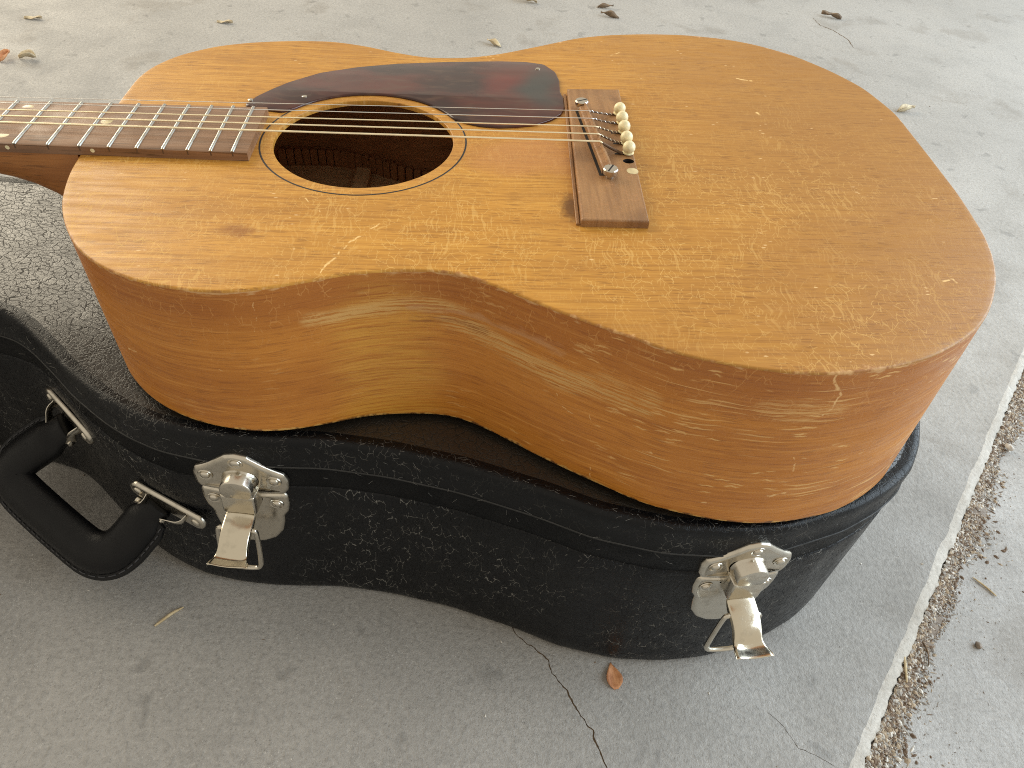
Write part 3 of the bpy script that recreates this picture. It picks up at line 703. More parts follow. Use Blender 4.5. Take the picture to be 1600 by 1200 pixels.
for n_ in (3, 5, 7, 9): disc('inlay_dot', (fx(n_)+fx(n_-1))/2, 0, FT+.3, 3.2, M_PEARL, fb)
for x in (310, 355.2): disc('side_dot', x, -fwid(x)/2-.02, 2.9, 1.15, M_IVORY, fb, rot=(PI/2, 0, 0))
# neck with the swept heel, plain headstock beyond the frame
DX = [(-2, 20), (120, 20.5), (230, 21), (270, 21.2), (288, 22.5), (300, 26), (310, 30.5), (320, 38), (328, 47), (335, 58), (341, 70), (346.0, 84)]
sec = []
for x, D in DX:
    h = fwid(x)/2-.25; K = 15; he = max(0, (x-290)/58)
    for k in range(K):
        a = PI*k/(K-1); cx = math.cos(a); sx = math.sin(a)
        ex = 1.0+.6*he
        sec.append((x, -h*math.copysign(abs(cx)**(1/ex if he else 1), cx)*(1-.35*he*sx**2), -.02-D*sx**(.9)))
V = sec; K = 15
F = [(i*K+j, i*K+j+1, (i+1)*K+j+1, (i+1)*K+j) for i in range(len(DX)-1) for j in range(K-1)] + [(i*K+K-1, i*K, (i+1)*K, (i+1)*K+K-1) for i in range(len(DX)-1)] + [tuple(range(K)), tuple(range(len(V)-K, len(V)))]
mk('neck', V, F, M_NECK, guitar, angle=45)
hs = [(-2, -21), (-20, -30), (-180, -36), (-186, -20), (-182, 0), (-186, 20), (-180, 36), (-20, 30), (-2, 21)]
V = [(x, y, -2+.25*x) for x, y in hs]+[(x, y, -16+.25*x) for x, y in hs]; n = len(hs)
mk('headstock', V, [tuple(range(n))[::-1], tuple(range(n, 2*n))]+[(i, (i+1) % n, n+(i+1) % n, n+i) for i in range(n)], M_NECK, guitar, smooth=False)
mk('nut', *box(-3.5, 0, -20.5, 20.5, .05, 7.0, .8), M_IVORY, guitar, smooth=False)
# five strings (the sixth is missing)
STR = [((629.5, 25.1), (286.6, 22.6), .20, M_STEEL), ((630.7, 15.3), (289.9, 15.4), .26, M_STEEL), ((632.0, 5.0), (293.8, 7.3), .40, M_BRONZE), ((632.4, -4.3), (297.2, .0), .50, M_BRONZE), ((632.2, -13.3), (300.8, -7.6), .62, M_BRONZE)]
for i, ((sx, sy), (lx, ly), r, m) in enumerate(STR):
    zs = 10.3+r
    sl_ = (ly-sy)/(lx-sx); zsl = (8.2-zs)/(lx-sx)
    nut = (-3, sy+sl_*(-3-sx), zs+zsl*(-3-sx))
    pin = PINS[i]
    v1 = tube([nut, (sx-60, sy+sl_*-60, zs+zsl*-60), (sx, sy, zs), (sx+.8, sy, zs-.05), (sx+2.5, sy+(pin[1]-sy)*.14, zs-.9)], r, 8)
    st = mk('string', *v1, m, guitar)
    a = np.array((sx+2.4, sy+(pin[1]-sy)*.13, zs-.85)); b = np.array((pin[0]-3.0, pin[1]-.6, BZ+.35)); mid_ = a*.45+b*.55+np.array((0, 0, -.5))
    hel = []
    pts = smooth_path([a, mid_, b], rounds=2)
    for q, pt in enumerate(pts): hel.append(tuple(pt))
    mk('string_wrap', *tube(hel, max(.55, r*1.35), 8), M_RUST, st)
    tw = []                                         # the loose twist wound back over the string
    for q in range(40):
        t = q/39; pt = a*(1-t)+b*t+np.array((0, 0, -.5*math.sin(PI*t))); ph = t*2*PI*5
        tw.append((pt[0], pt[1]+math.cos(ph)*.55, pt[2]+.15+math.sin(ph)*.55))
    mk('string_twist', *tube(tw, .2, 6), m, st)
    # dark strip for the string groove in front of the pin
    mk('string_slot', *box(pin[0]-7.5, pin[0]-2.0, pin[1]-1.25, pin[1]+.55, BZ-.4, BZ+.06), M_DARKHOLE, bridge, smooth=False)

# ================================================================== THE CASE
Kn = [(-349.3, -44.8), (-331, -50), (-318, -54), (-304, -63.9), (-283.7, -82.5), (-268, -98.), (-244.4, -116.5), (-228.5, -126.5), (-208.4, -135.5), (-182.6, -141), (-157, -143), (-130, -142.5), (-117.7, -142.), (-82, -146),
      (-42, -154.5), (1.8, -168.7), (32, -181), (70, -189), (103, -189.5), (134, -185.5), (177, -170), (202, -156), (222, -140), (236, -119), (245, -98), (252, -70), (256, -40)]
AXO = np.array([90., 0.]); AXD = np.array([-math.cos(math.radians(3.7)), math.sin(math.radians(3.7))]); AXN = np.array([AXD[1], -AXD[0]])
def refl(p_):
    d = np.array(p_)-AXO; return tuple(AXO+AXD*(d@AXD)-AXN*(d@AXN))
# neck part and head end beyond the frame
hw = 67
nk = [tuple(AXO+AXD*a+AXN*s) for a, s in ((455, -65), (520, -63), (640, -63), (690, -80), (720, -88), (880, -88), (900, -75))]
if nk[0][1] > AXO[1]+0: nk = [refl(p_) for p_ in nk]
near_ = nk[::-1] + Kn
full = near_ + [refl(p_) for p_ in near_[::-1]]
KO, KS = closed_curve(full, 900, 5.0)
if np.sum(KO[:, 0]*np.roll(KO[:, 1], -1)-KO[:, 1]*np.roll(KO[:, 0], -1)) < 0: KO = KO[::-1]
KN = normals(KO); NK = len(KO); KSA = np.r_[0, np.cumsum(np.hypot(*np.diff(KO, axis=0).T))]
case = tag(empty('guitar_case', Matrix.Translation(W(0, 0, 0))), 'black crackled vinyl guitar case lying closed on the concrete under the guitar', 'guitar case')
def shell(prof, cap_bottom=False, cap_top=False):
    lp = [np.c_[KO+KN*d, np.full(NK, z)] for d, z in prof]
    V, F = rings(lp)
    if cap_bottom: F += [t[::-1] for t in up_faces(V[:NK], tess(lp[0][:, :2]))]
    if cap_top:
        k = len(V)-NK; F += [tuple(i+k for i in t) for t in up_faces(V[k:], tess(lp[-1][:, :2]))]
    return V, F
def wuv(V):                                        # along the wall, and along the profile
    V = np.asarray(V); k = len(V)//NK; p0 = V[::NK]; pl_ = np.r_[0, np.cumsum(np.linalg.norm(np.diff(p0, axis=0), axis=1))]
    return np.c_[np.tile(KSA*.001, k), np.repeat(pl_*.001, NK)]
V, F = shell([(-9, .6), (-4, .8), (-1.5, 2.5), (-.3, 6), (0, 12), (0, 60), (.3, 100), (.3, 115.5), (-.2, 116.8), (-1.4, 117.4)], cap_bottom=True)
mk('base_shell', V, F, M_VINYL, case, angle=60, uv=wuv(V))
V, F = shell([(-3, 116.5), (-.7, 117.0), (-.4, 117.8), (-.4, 135.6), (-2.5, 136.2)])
mk('valance_band', V, F, M_BAND, case, angle=60, uv=wuv(V))
LT = FLOOR-3.0
V, F = shell([(-3, 135.8), (.4, 136.0), (1.1, 136.6), (1.1, 138), (.5, 139), (.35, 148), (.3, 154.0), (-.2, 156.3), (-1.4, 157.7), (-3, 158.2), (-4.6, 158.15), (-6.2, 157.9), (-8.0, 157.7)])
lid = mk('lid', V, F, M_VINYLRIM, case, angle=60, uv=wuv(V))
V, F = shell([(.9, 135.7), (1.5, 136.0), (1.6, 136.5), (1.3, 136.9), (.9, 137.0)])
mk('lid_edging', V, F, M_EDGING, lid, angle=60)
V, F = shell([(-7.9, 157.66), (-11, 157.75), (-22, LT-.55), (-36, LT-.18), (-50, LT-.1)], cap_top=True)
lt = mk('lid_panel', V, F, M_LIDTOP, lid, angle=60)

def wall_frame(x, z, y_off=0.0, near=True):
    c = [i for i in range(NK) if KO[i, 1] < AXO[1]+.0+30 and KN[i, 1] < 0]
    i = min(c, key=lambda q: abs(KO[q, 0]-x))
    n = Vector((KN[i, 0], KN[i, 1], 0)); t = Vector((-n.y, n.x, 0))         # t runs towards +x on the near wall
    if t.x < 0: t = -t
    m = Matrix.Identity(4)
    up = Vector((0, 0, 1))
    for r in range(3): m[r][0] = t[r]; m[r][1] = -n[r]; m[r][2] = up[r]     # local -y points out of the wall
    m.translation = Vector(W(KO[i, 0]+n.x*y_off, KO[i, 1]+n.y*y_off, z))
    return m
def sym(half):
    return [(-x, z) for x, z in half] + [(x, z) for x, z in half[::-1] if x > 1e-6]
def plate(name, outl, mat, parent, bend, y0, t=1.7, flat=2.2, sig=.55):
    P, _ = closed_curve(outl, 150, sig)
    if np.sum(P[:, 0]*np.roll(P[:, 1], -1)-P[:, 1]*np.roll(P[:, 0], -1)) < 0: P = P[::-1]
    Nn = normals(P)
    lp = []
    for d, y in ((0, -1.2), (0, .35), (.35, .75), (1.1, t*.88), (flat, t), (flat+.8, t)):
        q = P-Nn*d; lp.append(np.c_[q[:, 0], -(y0+y-bend*q[:, 0]**2), q[:, 1]])
    V, F = rings(lp); k = len(V)-150
    F += [tuple(i+k for i in f) for f in up_faces(np.c_[V[k:, 0], V[k:, 2]], tess(np.c_[V[k:, 0], V[k:, 2]]))]
    return mk(name, V, F, mat, parent, angle=55)
def make_latch(x, z, lab, bend, lever_out=0.0, tilt=0.0):
    fr = wall_frame(x, z)
    lower = plate('latch', sym([(23.5, -.6), (25.3, -3), (25.4, -11), (24.2, -18), (21.5, -22.5), (20.9, -29), (19.2, -38), (14.5, -45.5), (7, -50), (0, -51)]), M_NICKEL, case, bend, 1.0)
    lower.matrix_local = fr; lower['label'] = lab
    plate('upper_plate', sym([(24.3, .4), (26.6, 4), (27.2, 12), (25.2, 17.5), (19, 21.5), (12.5, 26.5), (6, 32), (0, 33.4)]), M_NICKEL, lower, bend, 1.6)
    for rx, rz in ((-19.3, 12.6), (19.3, 12.6), (0, 27.2), (-18.2, -9.6), (18.2, -9.6)):
        yy = (2.6 if rz < 0 else 3.2)-bend*rx*rx
        v, f = lathe([(4.4, -.25), (4.1, .28), (3.3, .05), (2.8, -.05), (2.7, .5), (2.0, 1.1), (1.0, 1.35), (.3, 1.4)], 22)
        mk('rivet', [(a+rx, -(c+yy), b*.92+rz) for a, b, c in v], [q[::-1] for q in f], M_NICKEL, lower, angle=70)
    # round drum over the catch
    v, f = lathe([(10.4, 2.0), (9.9, 3.0), (9.5, 4.0), (9.3, 10.0), (8.9, 10.6), (8.4, 10.8)], 40)
    mk('drum', [(a, -c, b*.95+10.8) for a, b, c in v], [q[::-1] for q in f], M_NICKEL, lower, angle=40)
    v, f = lathe([(1.0, -.2), (1.0, .12)], 14)
    kh = merge([([(a, 0-(c)*0-b*1.0, c) for a, b, c in v], f)])
    mk('keyhole', [(a, -6.6-b, 19.55+c) for a, b, c in v] + [(-.45, -6.2, 19.66), (.45, -6.2, 19.66), (.45, -4.2, 19.68), (-.45, -4.2, 19.68)], f+[(len(v), len(v)+1, len(v)+2, len(v)+3)], M_DARKHOLE, lower, smooth=False)
    # pressed housing below the drum
    hx = 9.6
    pf = [(10.6, 6.2), (11.0, 4.4), (11.4, -7.6), (10.6, -8.6)]
    V = []; F = []
    secs = [(2.0, -1.5)]
    front = [(x_, -y_, z_) for y_, z_ in pf for x_ in (-hx+.6, hx-.6)]
    side_ = [(x_, -y_+1.0, z_) for y_, z_ in pf for x_ in (-hx, hx)]
    backs = [(x_, -1.6, z_) for y_, z_ in pf for x_ in (-hx-.6, hx+.6)]
    V = front+side_+backs; n8 = 8
    for r in range(3):
        F.append((r*2, r*2+1, r*2+3, r*2+2))
        F += [(r*2+8, r*2, r*2+2, r*2+10), (r*2+1, r*2+9, r*2+11, r*2+3), (r*2+16, r*2+8, r*2+10, r*2+18), (r*2+9, r*2+17, r*2+19, r*2+11)]
    F += [(0, 8, 9, 1), (8, 16, 17, 9), (6, 7, 15, 14), (14, 15, 23, 22)]
    bevel(mk('housing', V, F, M_NICKEL, lower, angle=30), .0006)
    # thrown lever: curved channel with a flared lip
    lo = lever_out
    path = [(10.2, -9.0, 8.4), (11.8, -10.0, 8.9), (15.5, -10.6, 9.0), (20, -11.2, 8.9), (25, -12.8, 8.6), (29, -15.6, 8.5), (31.2, -18.0, 8.7), (33.2, -19.2, 9.3), (36.2, -19.0, 10.2), (40+lo, -17.8, 11.0)]
    V = []; cs = 9
    for i, (y_, z_, w_) in enumerate(path):
        fl = 4.2 if 1 < i < 7 else (2.4 if i <= 1 else max(0, 4.2-(i-6)*1.9))
        crown = .6 if i < 7 else -1.2
        q0 = path[max(0, i-1)]; q1 = path[min(len(path)-1, i+1)]; dy_, dz_ = q1[0]-q0[0], q1[1]-q0[1]; dl = math.hypot(dy_, dz_)
        ny_, nz_ = -dz_/dl, dy_/dl                         # normal of the lever's face, up and out
        for x_, dd_ in ((-w_, -fl), (-w_, -.8), (-w_+.8, 0), (-w_*.5, crown*.7), (0, crown), (w_*.5, crown*.7), (w_-.8, 0), (w_, -.8), (w_, -fl)):
            V.append((x_, -(y_+ny_*dd_), z_+nz_*dd_))
    n = len(path)
    F = [(i*cs+j, i*cs+j+1, (i+1)*cs+j+1, (i+1)*cs+j) for i in range(n-1) for j in range(cs-1)]
    lev = mk('lever', V, [q[::-1] for q in F], M_BRASSY, lower, angle=50)
    sm = lev.modifiers.new('thick', 'SOLIDIFY'); sm.thickness = .0009; sm.offset = -1
    sb_ = lev.modifiers.new('sub', 'SUBSURF'); sb_.levels = 2; sb_.render_levels = 2
    if tilt: lev.rotation_euler = (0, tilt*.4, 0)
    # wire bail hanging from the lever
    bx = 11.2
    P = [(-8.4, -18.5, -13.6), (-9.8, -18.5, -13.6), (-bx, -18.6, -15.2), (-bx-.4, -20.4, -42), (-bx+.4, -20.8, -48.6), (-bx+4, -21, -50.4), (0, -21, -50.8), (bx-4, -21, -50.4), (bx-.4, -20.8, -48.6), (bx+.4, -20.4, -42), (bx, -18.6, -15.2), (9.8, -18.5, -13.6), (8.4, -18.5, -13.6)]
    bl = mk('wire_bail', *tube([tuple(q) for q in smooth_path(P, rounds=2)], 1.5, 10, up=(0, 1, 0)), M_NICKEL, lower)
    bl.rotation_euler = (0, tilt, 0)
    return lower
make_latch(-164.5, FLOOR-49.5, 'thrown nickel draw latch beside the handle', 1/330., 0, .03)
make_latch(119, FLOOR-47.5, 'thrown nickel draw latch near the broad end of the case', 1/300., 1.5, .06)

# handle: leather grip slung between two steel brackets
P1 = np.array([-289., -78., 94.]); P2 = np.array([-216., -129.5, 82.])
AV = np.array([-42., -19., -37.]); an = AV/np.linalg.norm(AV)
bdir = (P2-P1)/np.linalg.norm(P2-P1)
pl = np.cross(an, bdir); pl /= np.linalg.norm(pl)
e1_ = P1+an*7.5+bdir*3; e2_ = P2+an*7.5-bdir*3
c1_ = P1+AV-bdir*4; c2_ = P2+AV+bdir*4
path = smooth_path([e1_, P1+an*22+bdir*1, P1+AV*.86-bdir*4, c1_+an*4+bdir*9, c1_*.72+c2_*.28+an*5.5, c1_*.28+c2_*.72+an*5.5, c2_+an*4-bdir*9, P2+AV*.86+bdir*4, P2+an*22-bdir*1, e2_], rounds=3)
n = len(path); ra = []; rb = []
for i in range(n):
    t = min(i, n-1-i)/(n/2); g = min(1, max(0, (t-.20)/.10)); g = g*g*(3-2*g)
    e_ = min(1., .55+.45*min(i, n-1-i)/3); ra.append((10.6+3.2*g)*e_); rb.append((5.8+2.2*g)*e_)
V, F = tube([tuple(p_) for p_ in path], ra, 20, rb, up=tuple(pl))
# which axis is 'a' in tube(): in the plane of the grip; 'b' is the plane normal
handle = mk('handle', V, F, M_GRIP, case, angle=70)
handle['label'] = 'black stitched leather carrying handle'
ctr = (e1_+e2_+c1_+c2_)/4
fin = []; fo = []; stv = []
acc = 0
P_ = np.array(path); T_ = np.gradient(P_, axis=0); T_ /= np.linalg.norm(T_, axis=1)[:, None]
Ou = np.cross(T_, pl); Ou *= np.sign(np.sum(Ou*(P_-ctr), axis=1))[:, None]; Ou /= np.linalg.norm(Ou, axis=1)[:, None]
i0 = 8; i1 = n-8
sec = []
for i in range(i0, i1):
    o_ = P_[i]+Ou[i]*(ra[i]-1.2); q = P_[i]+Ou[i]*(ra[i]+3.4)
    sec.append([o_+pl*1.9, q+pl*1.3, q-pl*1.3, o_-pl*1.9])
V = [tuple(p_) for s in sec for p_ in s]; F = [(i*4+j, i*4+(j+1) % 4, i*4+4+(j+1) % 4, i*4+4+j) for i in range(len(sec)-1) for j in range(4)] + [(0, 1, 2, 3), tuple(len(V)-4+j for j in range(4))]
bevel(mk('sewn_edge', V, F, M_GRIP, handle, angle=40), .0005)
st_parts = []
cl = np.r_[0, np.cumsum(np.linalg.norm(np.diff(P_, axis=0), axis=1))]
for d in np.arange(cl[i0]+3, cl[i1-1]-3, 4.6):
    g = lambda s_: np.array([np.interp(s_, cl, P_[:, k]) for k in range(3)])+np.array([np.interp(s_, cl, Ou[:, k]) for k in range(3)])*(np.interp(d, cl, ra)+.9)
    for sg in (1, -1):
        st_parts.append(tube([tuple(g(d)+pl*sg*1.75), tuple(g(d+1.5)+pl*sg*2.05), tuple(g(d+3)+pl*sg*1.75)], .42, 6))
tag(mk('stitching', *merge(st_parts), M_THREAD, handle), kind='stuff')
for Pq, ex, zz, endp, sgn in ((P1, -290.3, 95., e1_, -1), (P2, -214.8, 80.5, e2_, 1)):
    fr = wall_frame(Pq[0], zz)
    t3 = fr.to_3x3() @ Vector((1, 0, 0))
    capsule = [(x_, z_) for x_, z_ in [(20*s+6.6*math.cos(a), 6.6*math.sin(a)) for s, aa in ((1, np.linspace(-PI/2, PI/2, 12)), (-1, np.linspace(PI/2, 3*PI/2, 12))) for a in aa]]
    bp = plate('handle_bracket', capsule, M_NICKEL, case, 0.0, 2.0, 1.4, 1.6, .2)
    BM = fr @ Matrix.Rotation(.12*(1 if sgn < 0 else 1.6), 4, 'Y'); bp.matrix_local = BM
    for s in (-1, 1):
        v, f = lathe([(3.0, -.2), (2.9, .5), (2.0, 1.0), (.6, 1.2)], 18)
        mk('rivet', [(a+s*20.5, -(c+3.3), b) for a, b, c in v], [q[::-1] for q in f], M_NICKEL, bp, angle=70)
        # curved lug reaching to the grip's end pin
        inv = BM.inverted()
        tip = inv @ Vector(tuple((endp+an*7.5+bdir*s*10.4)*.001))*1000
        a0 = Vector((s*14.0, -3.0, 0)); a1 = Vector((s*13.2, -8.0, -1)); 
        pth = smooth_path([tuple(a0), tuple(a1), tuple(a1*.4+tip*.6), tuple(tip)], rounds=2)
        rr_ = [3.6-.9*math.sin(PI*min(1, i/(len(pth)-1)*1.05)) for i in range(len(pth))]
        mk('lug', *tube([tuple(q) for q in pth], .75, 10, rr_, up=(0, 0, 1)), M_NICKEL, bp, angle=50)
        rl = inv.to_3x3() @ Vector(tuple(bdir))
        pt_ = [tuple(tip+rl*s*k_) for k_ in (-1.5, 1.0, 1.6)]
        mk('pivot_rivet', *tube(pt_, [2.6, 2.6, 1.6], 14), M_NICKEL, bp, angle=50)

# ================================================================== SMALL THINGS ON THE GROUND
def petal(name, loc, L, wd, rot, mat, lab, cat, curl=.35, lift=.0, wav=0.0, seed=0, group=None, point=1.0):
    r_ = np.random.default_rng(seed); nu, nv = 11, 7; V = []; F = []
    for i in range(nu):
        t = i/(nu-1); half = wd/2*math.sin(PI*min(1, (t*.94+.03))**(point))**.75
        for j in range(nv):
            s = j/(nv-1)*2-1
            z = .4+curl*half*s*s*.9+lift*L*t*t+wav*L*math.sin(7*t+3*s+seed)*.05+r_.normal(0, wd*.012)
            V.append((L*(t-.5)+r_.normal(0, wd*.01), half*s*(1-.12*curl), z))
    F = [(i*nv+j, (i+1)*nv+j, (i+1)*nv+j+1, i*nv+j+1) for i in range(nu-1) for j in range(nv-1)]
    o = mk(name, V, F, mat, None, angle=70)
    zmin = min(v[2] for v in V)
    o.location = W(loc[0], loc[1], loc[2]-zmin+.15); o.rotation_euler = rot
    m = o.modifiers.new('thick', 'SOLIDIFY'); m.thickness = .00035; m.offset = 1
    return tag(o, lab, cat, group)
def leafmat(name, a, b):
    n = NT(name); o = n.co()
    c = n.mix(n.rng(n.noise(o, 130, 3), .35, .65), a, b)
    c = n.mix(n.ma('MULTIPLY', n.rng(n.noise(n.map(o, (90, 900, 1)), 1, 2), .5, .7), .4), c, tuple(x*.5 for x in b))
    return n.set(Base_Color=c, Roughness=.6, Normal=n.bump(n.noise(n.map(o, (60, 500, 60)), 1, 3), .5, .0004))
M_LEAF_O = leafmat('dry orange leaf', (.68, .33, .15), (.44, .18, .07))
M_LEAF_P = leafmat('dry pale leaf', (.62, .52, .34), (.40, .31, .19))
M_LEAF_B = leafmat('dry brown leaf', (.22, .15, .09), (.13, .085, .05))
M_STRAW = leafmat('dry straw', (.62, .50, .30), (.48, .36, .19))
M_PEBBLE = simple('pale pebble', (.55, .50, .44), .8)
M_SOIL = concrete('dusty soil', (.27, .215, .165), (.20, .155, .115), pale=(.55, .48, .38))
M_BIT1 = simple('tan plant bits', (.42, .33, .23), .85); M_BIT2 = simple('brown plant bits', (.17, .115, .075), .9); M_BIT3 = simple('grey grit', (.36, .33, .29), .9); M_BIT4 = simple('white chips', (.66, .62, .55), .8)

petal('fallen_leaf', (68.5, -198.5, 0), 18, 11.5, (0, 0, math.radians(-84)), M_LEAF_O, 'small orange teardrop leaf lying against the foot of the case', 'leaf', .35, .0, .3, 1, point=1.5)
def stalk(name, pts, r, mat, lab, cat, group=None):
    P = smooth_path([np.array(p_, float) for p_ in pts], rounds=2); n = len(P)
    rr_ = [r*(.35+.65*math.sin(PI*(.08+.9*i/(n-1)))) for i in range(n)]
    return tag(mk(name, *tube([tuple(p_) for p_ in P], rr_, 7), mat), lab, cat, group)
stalk('straw', [(-231, -172.5, .4), (-226, -167, .7), (-222, -163, 1.1), (-216.5, -159, .9)], 1.0, M_STRAW, 'thin curved straw seed on bare concrete below the handle', 'straw')
# leaves and flakes behind the guitar, each where it lies
bgl = [((646, 722, 0), 34, 12, 20, M_LEAF_P, 'crumpled pale leaf on the floor beyond the broad end of the guitar', 1.4, .12),
       ((-659, 620, 0), 20, 14, 70, M_LEAF_O, 'small orange leaf scrap at the left beyond the neck', 1.2, .3),
       ((-634, 628, 0), 22, 15, 5, M_LEAF_P, 'pale crumpled scrap beside the orange leaf scrap beyond the neck', 1.3, .1),
       ((57, 1036, 0), 34, 20, 170, M_LEAF_P, 'tan curled leaf at the top edge of the picture', 1.2, .25),
       ((-5, 826, 0), 26, 12, 150, M_LEAF_P, 'tan leaf flake just beyond the guitar waist', .9, .15),
       ((203, 1003, 0), 34, 9, 165, M_LEAF_B, 'brown arched leaf beside a dark scrap at the top', 1.6, .1),
       ((200, 1046, 0), 30, 9, 10, M_LEAF_B, 'dark scrap at the top edge behind the brown arched leaf', 1.0, .1),
       ((655, 1121, 0), 40, 12, 165, M_LEAF_B, 'dark narrow leaf at the upper right of the floor', 1.2, .1),
       ((-679, 758, 0), 24, 9, 10, M_LEAF_P, 'white paper-like flake at the upper left of the floor', .3, .05),
       ((-420, 811, 0), 24, 8, 5, M_LEAF_P, 'white flake on the floor above the upper bout', .3, .05)]
for q, (loc, L, wd, rz, m, lab, cu, lf) in enumerate(bgl):
    petal('leaf_scrap', loc, L, wd, (0, 0, math.radians(rz)), m, lab, 'leaf', cu, lf, 1.2, q+3)
def pebble(name, loc, r, mat, lab, seed, sq=(1, .8, .6)):
    r_ = np.random.default_rng(seed); V = []; F = []; a, b = 7, 10
    for i in range(a+1):
        for j in range(b):
            f = PI*i/a; g = 2*PI*j/b; k = 1+r_.normal(0, .10) if 0 < i < a else 1
            V.append((r*sq[0]*k*math.sin(f)*math.cos(g), r*sq[1]*k*math.sin(f)*math.sin(g), r*sq[2]*k*math.cos(f)))
    F = [(i*b+j, (i+1)*b+j, (i+1)*b+(j+1) % b, i*b+(j+1) % b) for i in range(a) for j in range(b)]
    o = mk(name, V, F, mat, None, angle=40); o.location = W(loc[0], loc[1], loc[2]+r*sq[2]*.9); o.rotation_euler = (0, 0, seed)
    return tag(o, lab, 'stone')
pebble('pebble', (467, 27, AP+2), 4.2, M_PEBBLE, 'pale angular pebble in the dirt beside the slab edge', 2)
pebble('clod', (345, -166, AP), 3.0, M_SOIL, 'dark dirt clod on the pale apron', 5)
stalk('twig', [(276.2, -196, AP+4.4), (281.5, -178, AP+5.2), (284.2, -160, AP+6.4)], .95, M_STRAW, 'long pale stalk lying in the dirt along the slab edge', 'twig')
stalk('twig', [(380, -125, AP+.9), (374, -116, AP+1.2), (368, -109, AP+.9)], .8, M_STRAW, 'short pale stalk alone on the apron above the clod', 'twig')
stalk('twig', [(300, -182, AP+1.0), (304, -171, AP+2.2), (300, -160, AP+3.2)], .6, M_LEAF_B, 'brown stalk poking out of the dirt onto the apron', 'twig')
# dirt bed and crumbs along the joint
u = np.arange(-80, 620, 3.0); rows = []
wn = np.convolve(rng.normal(0, 1, len(u)+20), np.ones(11)/11, 'same')[10:-10]*9
for k_, (off, z) in enumerate(((9.5, AP+1.0), (11.5, AP+2.4), (14, AP+1.7), (17, AP+.5), (21, AP-.8))):
    base = EB+ED*u[:, None]; o_ = off+(wn*(k_/4.0))+rng.normal(0, .5, len(u))
    rows.append(np.c_[base+EN*o_[:, None], z+rng.normal(0, .45, len(u))*(1 if k_ < 4 else .3)])
V, F = rings(rows, False)
tag(mk('dirt_bed', V, F, M_SOIL, angle=180), 'strip of brown dirt lying along the slab edge', 'dirt', kind='stuff')
def bits(name, count, mats, place, size, lab, cat):
    V = []; F = []; mi = []
    for q in range(count):
        x, y, z, s = place(); L = size*s*rng.uniform(.5, 1.6); wd = L*rng.choice([.09, .13, .2, .35, .6]); h = max(.25, wd*.4)
        a = rng.uniform(0, 2*PI); e = rng.normal(0, .35); ca, sa_ = math.cos(a), math.sin(a); ce, se = math.cos(e), math.sin(e)
        k = len(V)
        for px, py, pz in ((-L/2, 0, 0), (-L*.2, wd/2, 0), (L*.25, wd/2*.8, h*.2), (L/2, 0, 0), (L*.2, -wd/2, 0), (-L*.25, -wd/2*.9, 0), (0, 0, h)):
            X = px*ce; Z = px*se+pz; V.append((x+X*ca-py*sa_, y+X*sa_+py*ca, max(z+.1, z+Z+.1)))
        for j in range(6): F.append((k+j, k+(j+1) % 6, k+6)); mi.append(0)
        m_ = int(rng.integers(len(mats)))
        for j in range(6): mi[-1-j] = m_
    o = mk(name, V, F, mats, None, smooth=False, mi=mi)
    return tag(o, lab, cat, kind='stuff')
def pl_joint():
    t = rng.uniform(-60, 600); w_ = abs(rng.normal(0, 1)); d = 9.5+w_*8.5*rng.uniform(.35, 1.0)*(1+.35*math.sin(t*.031)+.25*math.sin(t*.083))
    p_ = EB+ED*t+EN*d; z = AP+max(0, 3.0-(d-11)*.30)
    return p_[0], p_[1], z, 1
bits('dirt_crumbs', 17000, [M_BIT1, M_BIT2, M_BIT3, M_BIT2, M_BIT1, M_BIT3, M_BIT2, M_BIT4], pl_joint, 3.4, 'litter of tiny straws and grit along the slab edge', 'litter')
def pl_bed():
    t = rng.uniform(-80, 620); d = rng.uniform(9.5, 23+4*math.sin(t*.05)); p_ = EB+ED*t+EN*d
    return p_[0], p_[1], AP+max(0, 2.6-(d-11)*.27), rng.uniform(.5, 1)
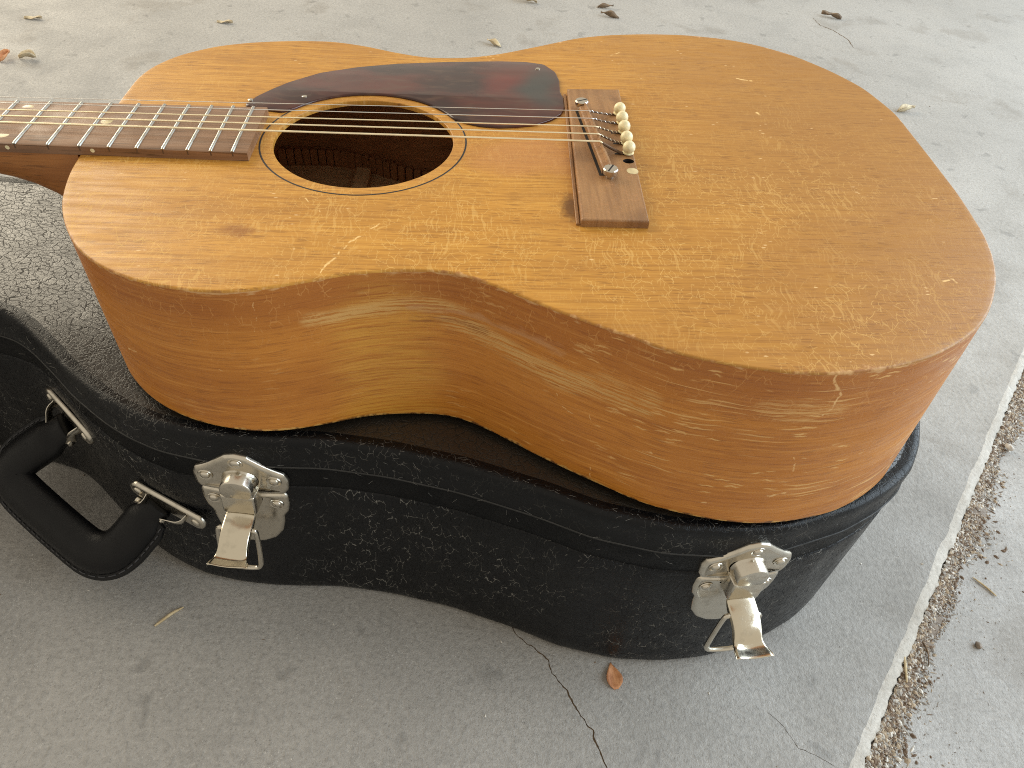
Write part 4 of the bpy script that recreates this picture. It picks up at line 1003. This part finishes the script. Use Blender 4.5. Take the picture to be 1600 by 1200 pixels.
bits('fine_litter', 9000, [M_BIT2, M_BIT1, M_BIT3, M_BIT2], pl_bed, 2.2, 'fine brown plant litter bedded in the joint at the slab edge', 'litter')
def pl_apron():
    t = rng.uniform(-80, 620); d = 22+rng.exponential(45); p_ = EB+ED*t+EN*d
    return p_[0], p_[1], AP, rng.uniform(.4, 1)
bits('apron_grit', 900, [M_BIT2, M_BIT3, M_BIT1], pl_apron, 1.9, 'specks of dirt scattered over the apron', 'grit')
def pl_floor():
    x = rng.uniform(-900, 900); y = rng.uniform(-300, 1300)
    if (np.array([x, y])-EB)@EN > -5: x -= 1200
    return x, y, 0, rng.uniform(.3, .9)
bits('floor_grit', 900, [M_BIT4, M_BIT3, M_BIT2, M_BIT4], pl_floor, 2.6, 'tiny pale and dark specks scattered over the garage floor', 'grit')

# lint and hairs caught along the lid's edge
lp_ = []
ci = [i for i in range(NK) if KN[i, 1] < -.2 and -345 < KO[i, 0] < 235]
for q in range(340):
    i = ci[int(rng.integers(len(ci)))]; n_ = KN[i]; t_ = np.array([-n_[1], n_[0]])
    zz = [157.6, 136.8, 150, 128, 158.4][int(rng.choice(5, p=[.40, .22, .16, .10, .12]))]+rng.normal(0, 1.5)
    dd = 1.6 if zz < 155 else -rng.uniform(0, 6)
    if zz >= 155: zz = 158.5
    b_ = np.array([*(KO[i]+n_*dd), zz]); L = rng.uniform(1.2, 5.5); a_ = rng.uniform(0, 2*PI)
    v_ = np.array([t_[0]*math.cos(a_), t_[1]*math.cos(a_), math.sin(a_)*.7 if zz < 155 else .12*abs(math.sin(a_))])
    u_ = np.array([n_[0], n_[1], .25])*rng.uniform(.05, .35)
    c_ = rng.normal(0, .25, 3); c_[2] = abs(c_[2])*.3
    lp_.append(tube([tuple(b_), tuple(b_+(v_*.5+u_*.5+c_*.3)*L), tuple(b_+(v_*.9+u_+c_)*L)], .036, 3, caps=False))
tag(mk('lint', *merge(lp_), simple('pale lint', (.36, .345, .31), .9)), 'pale lint hairs clinging to the edge of the case lid', 'lint', kind='stuff')
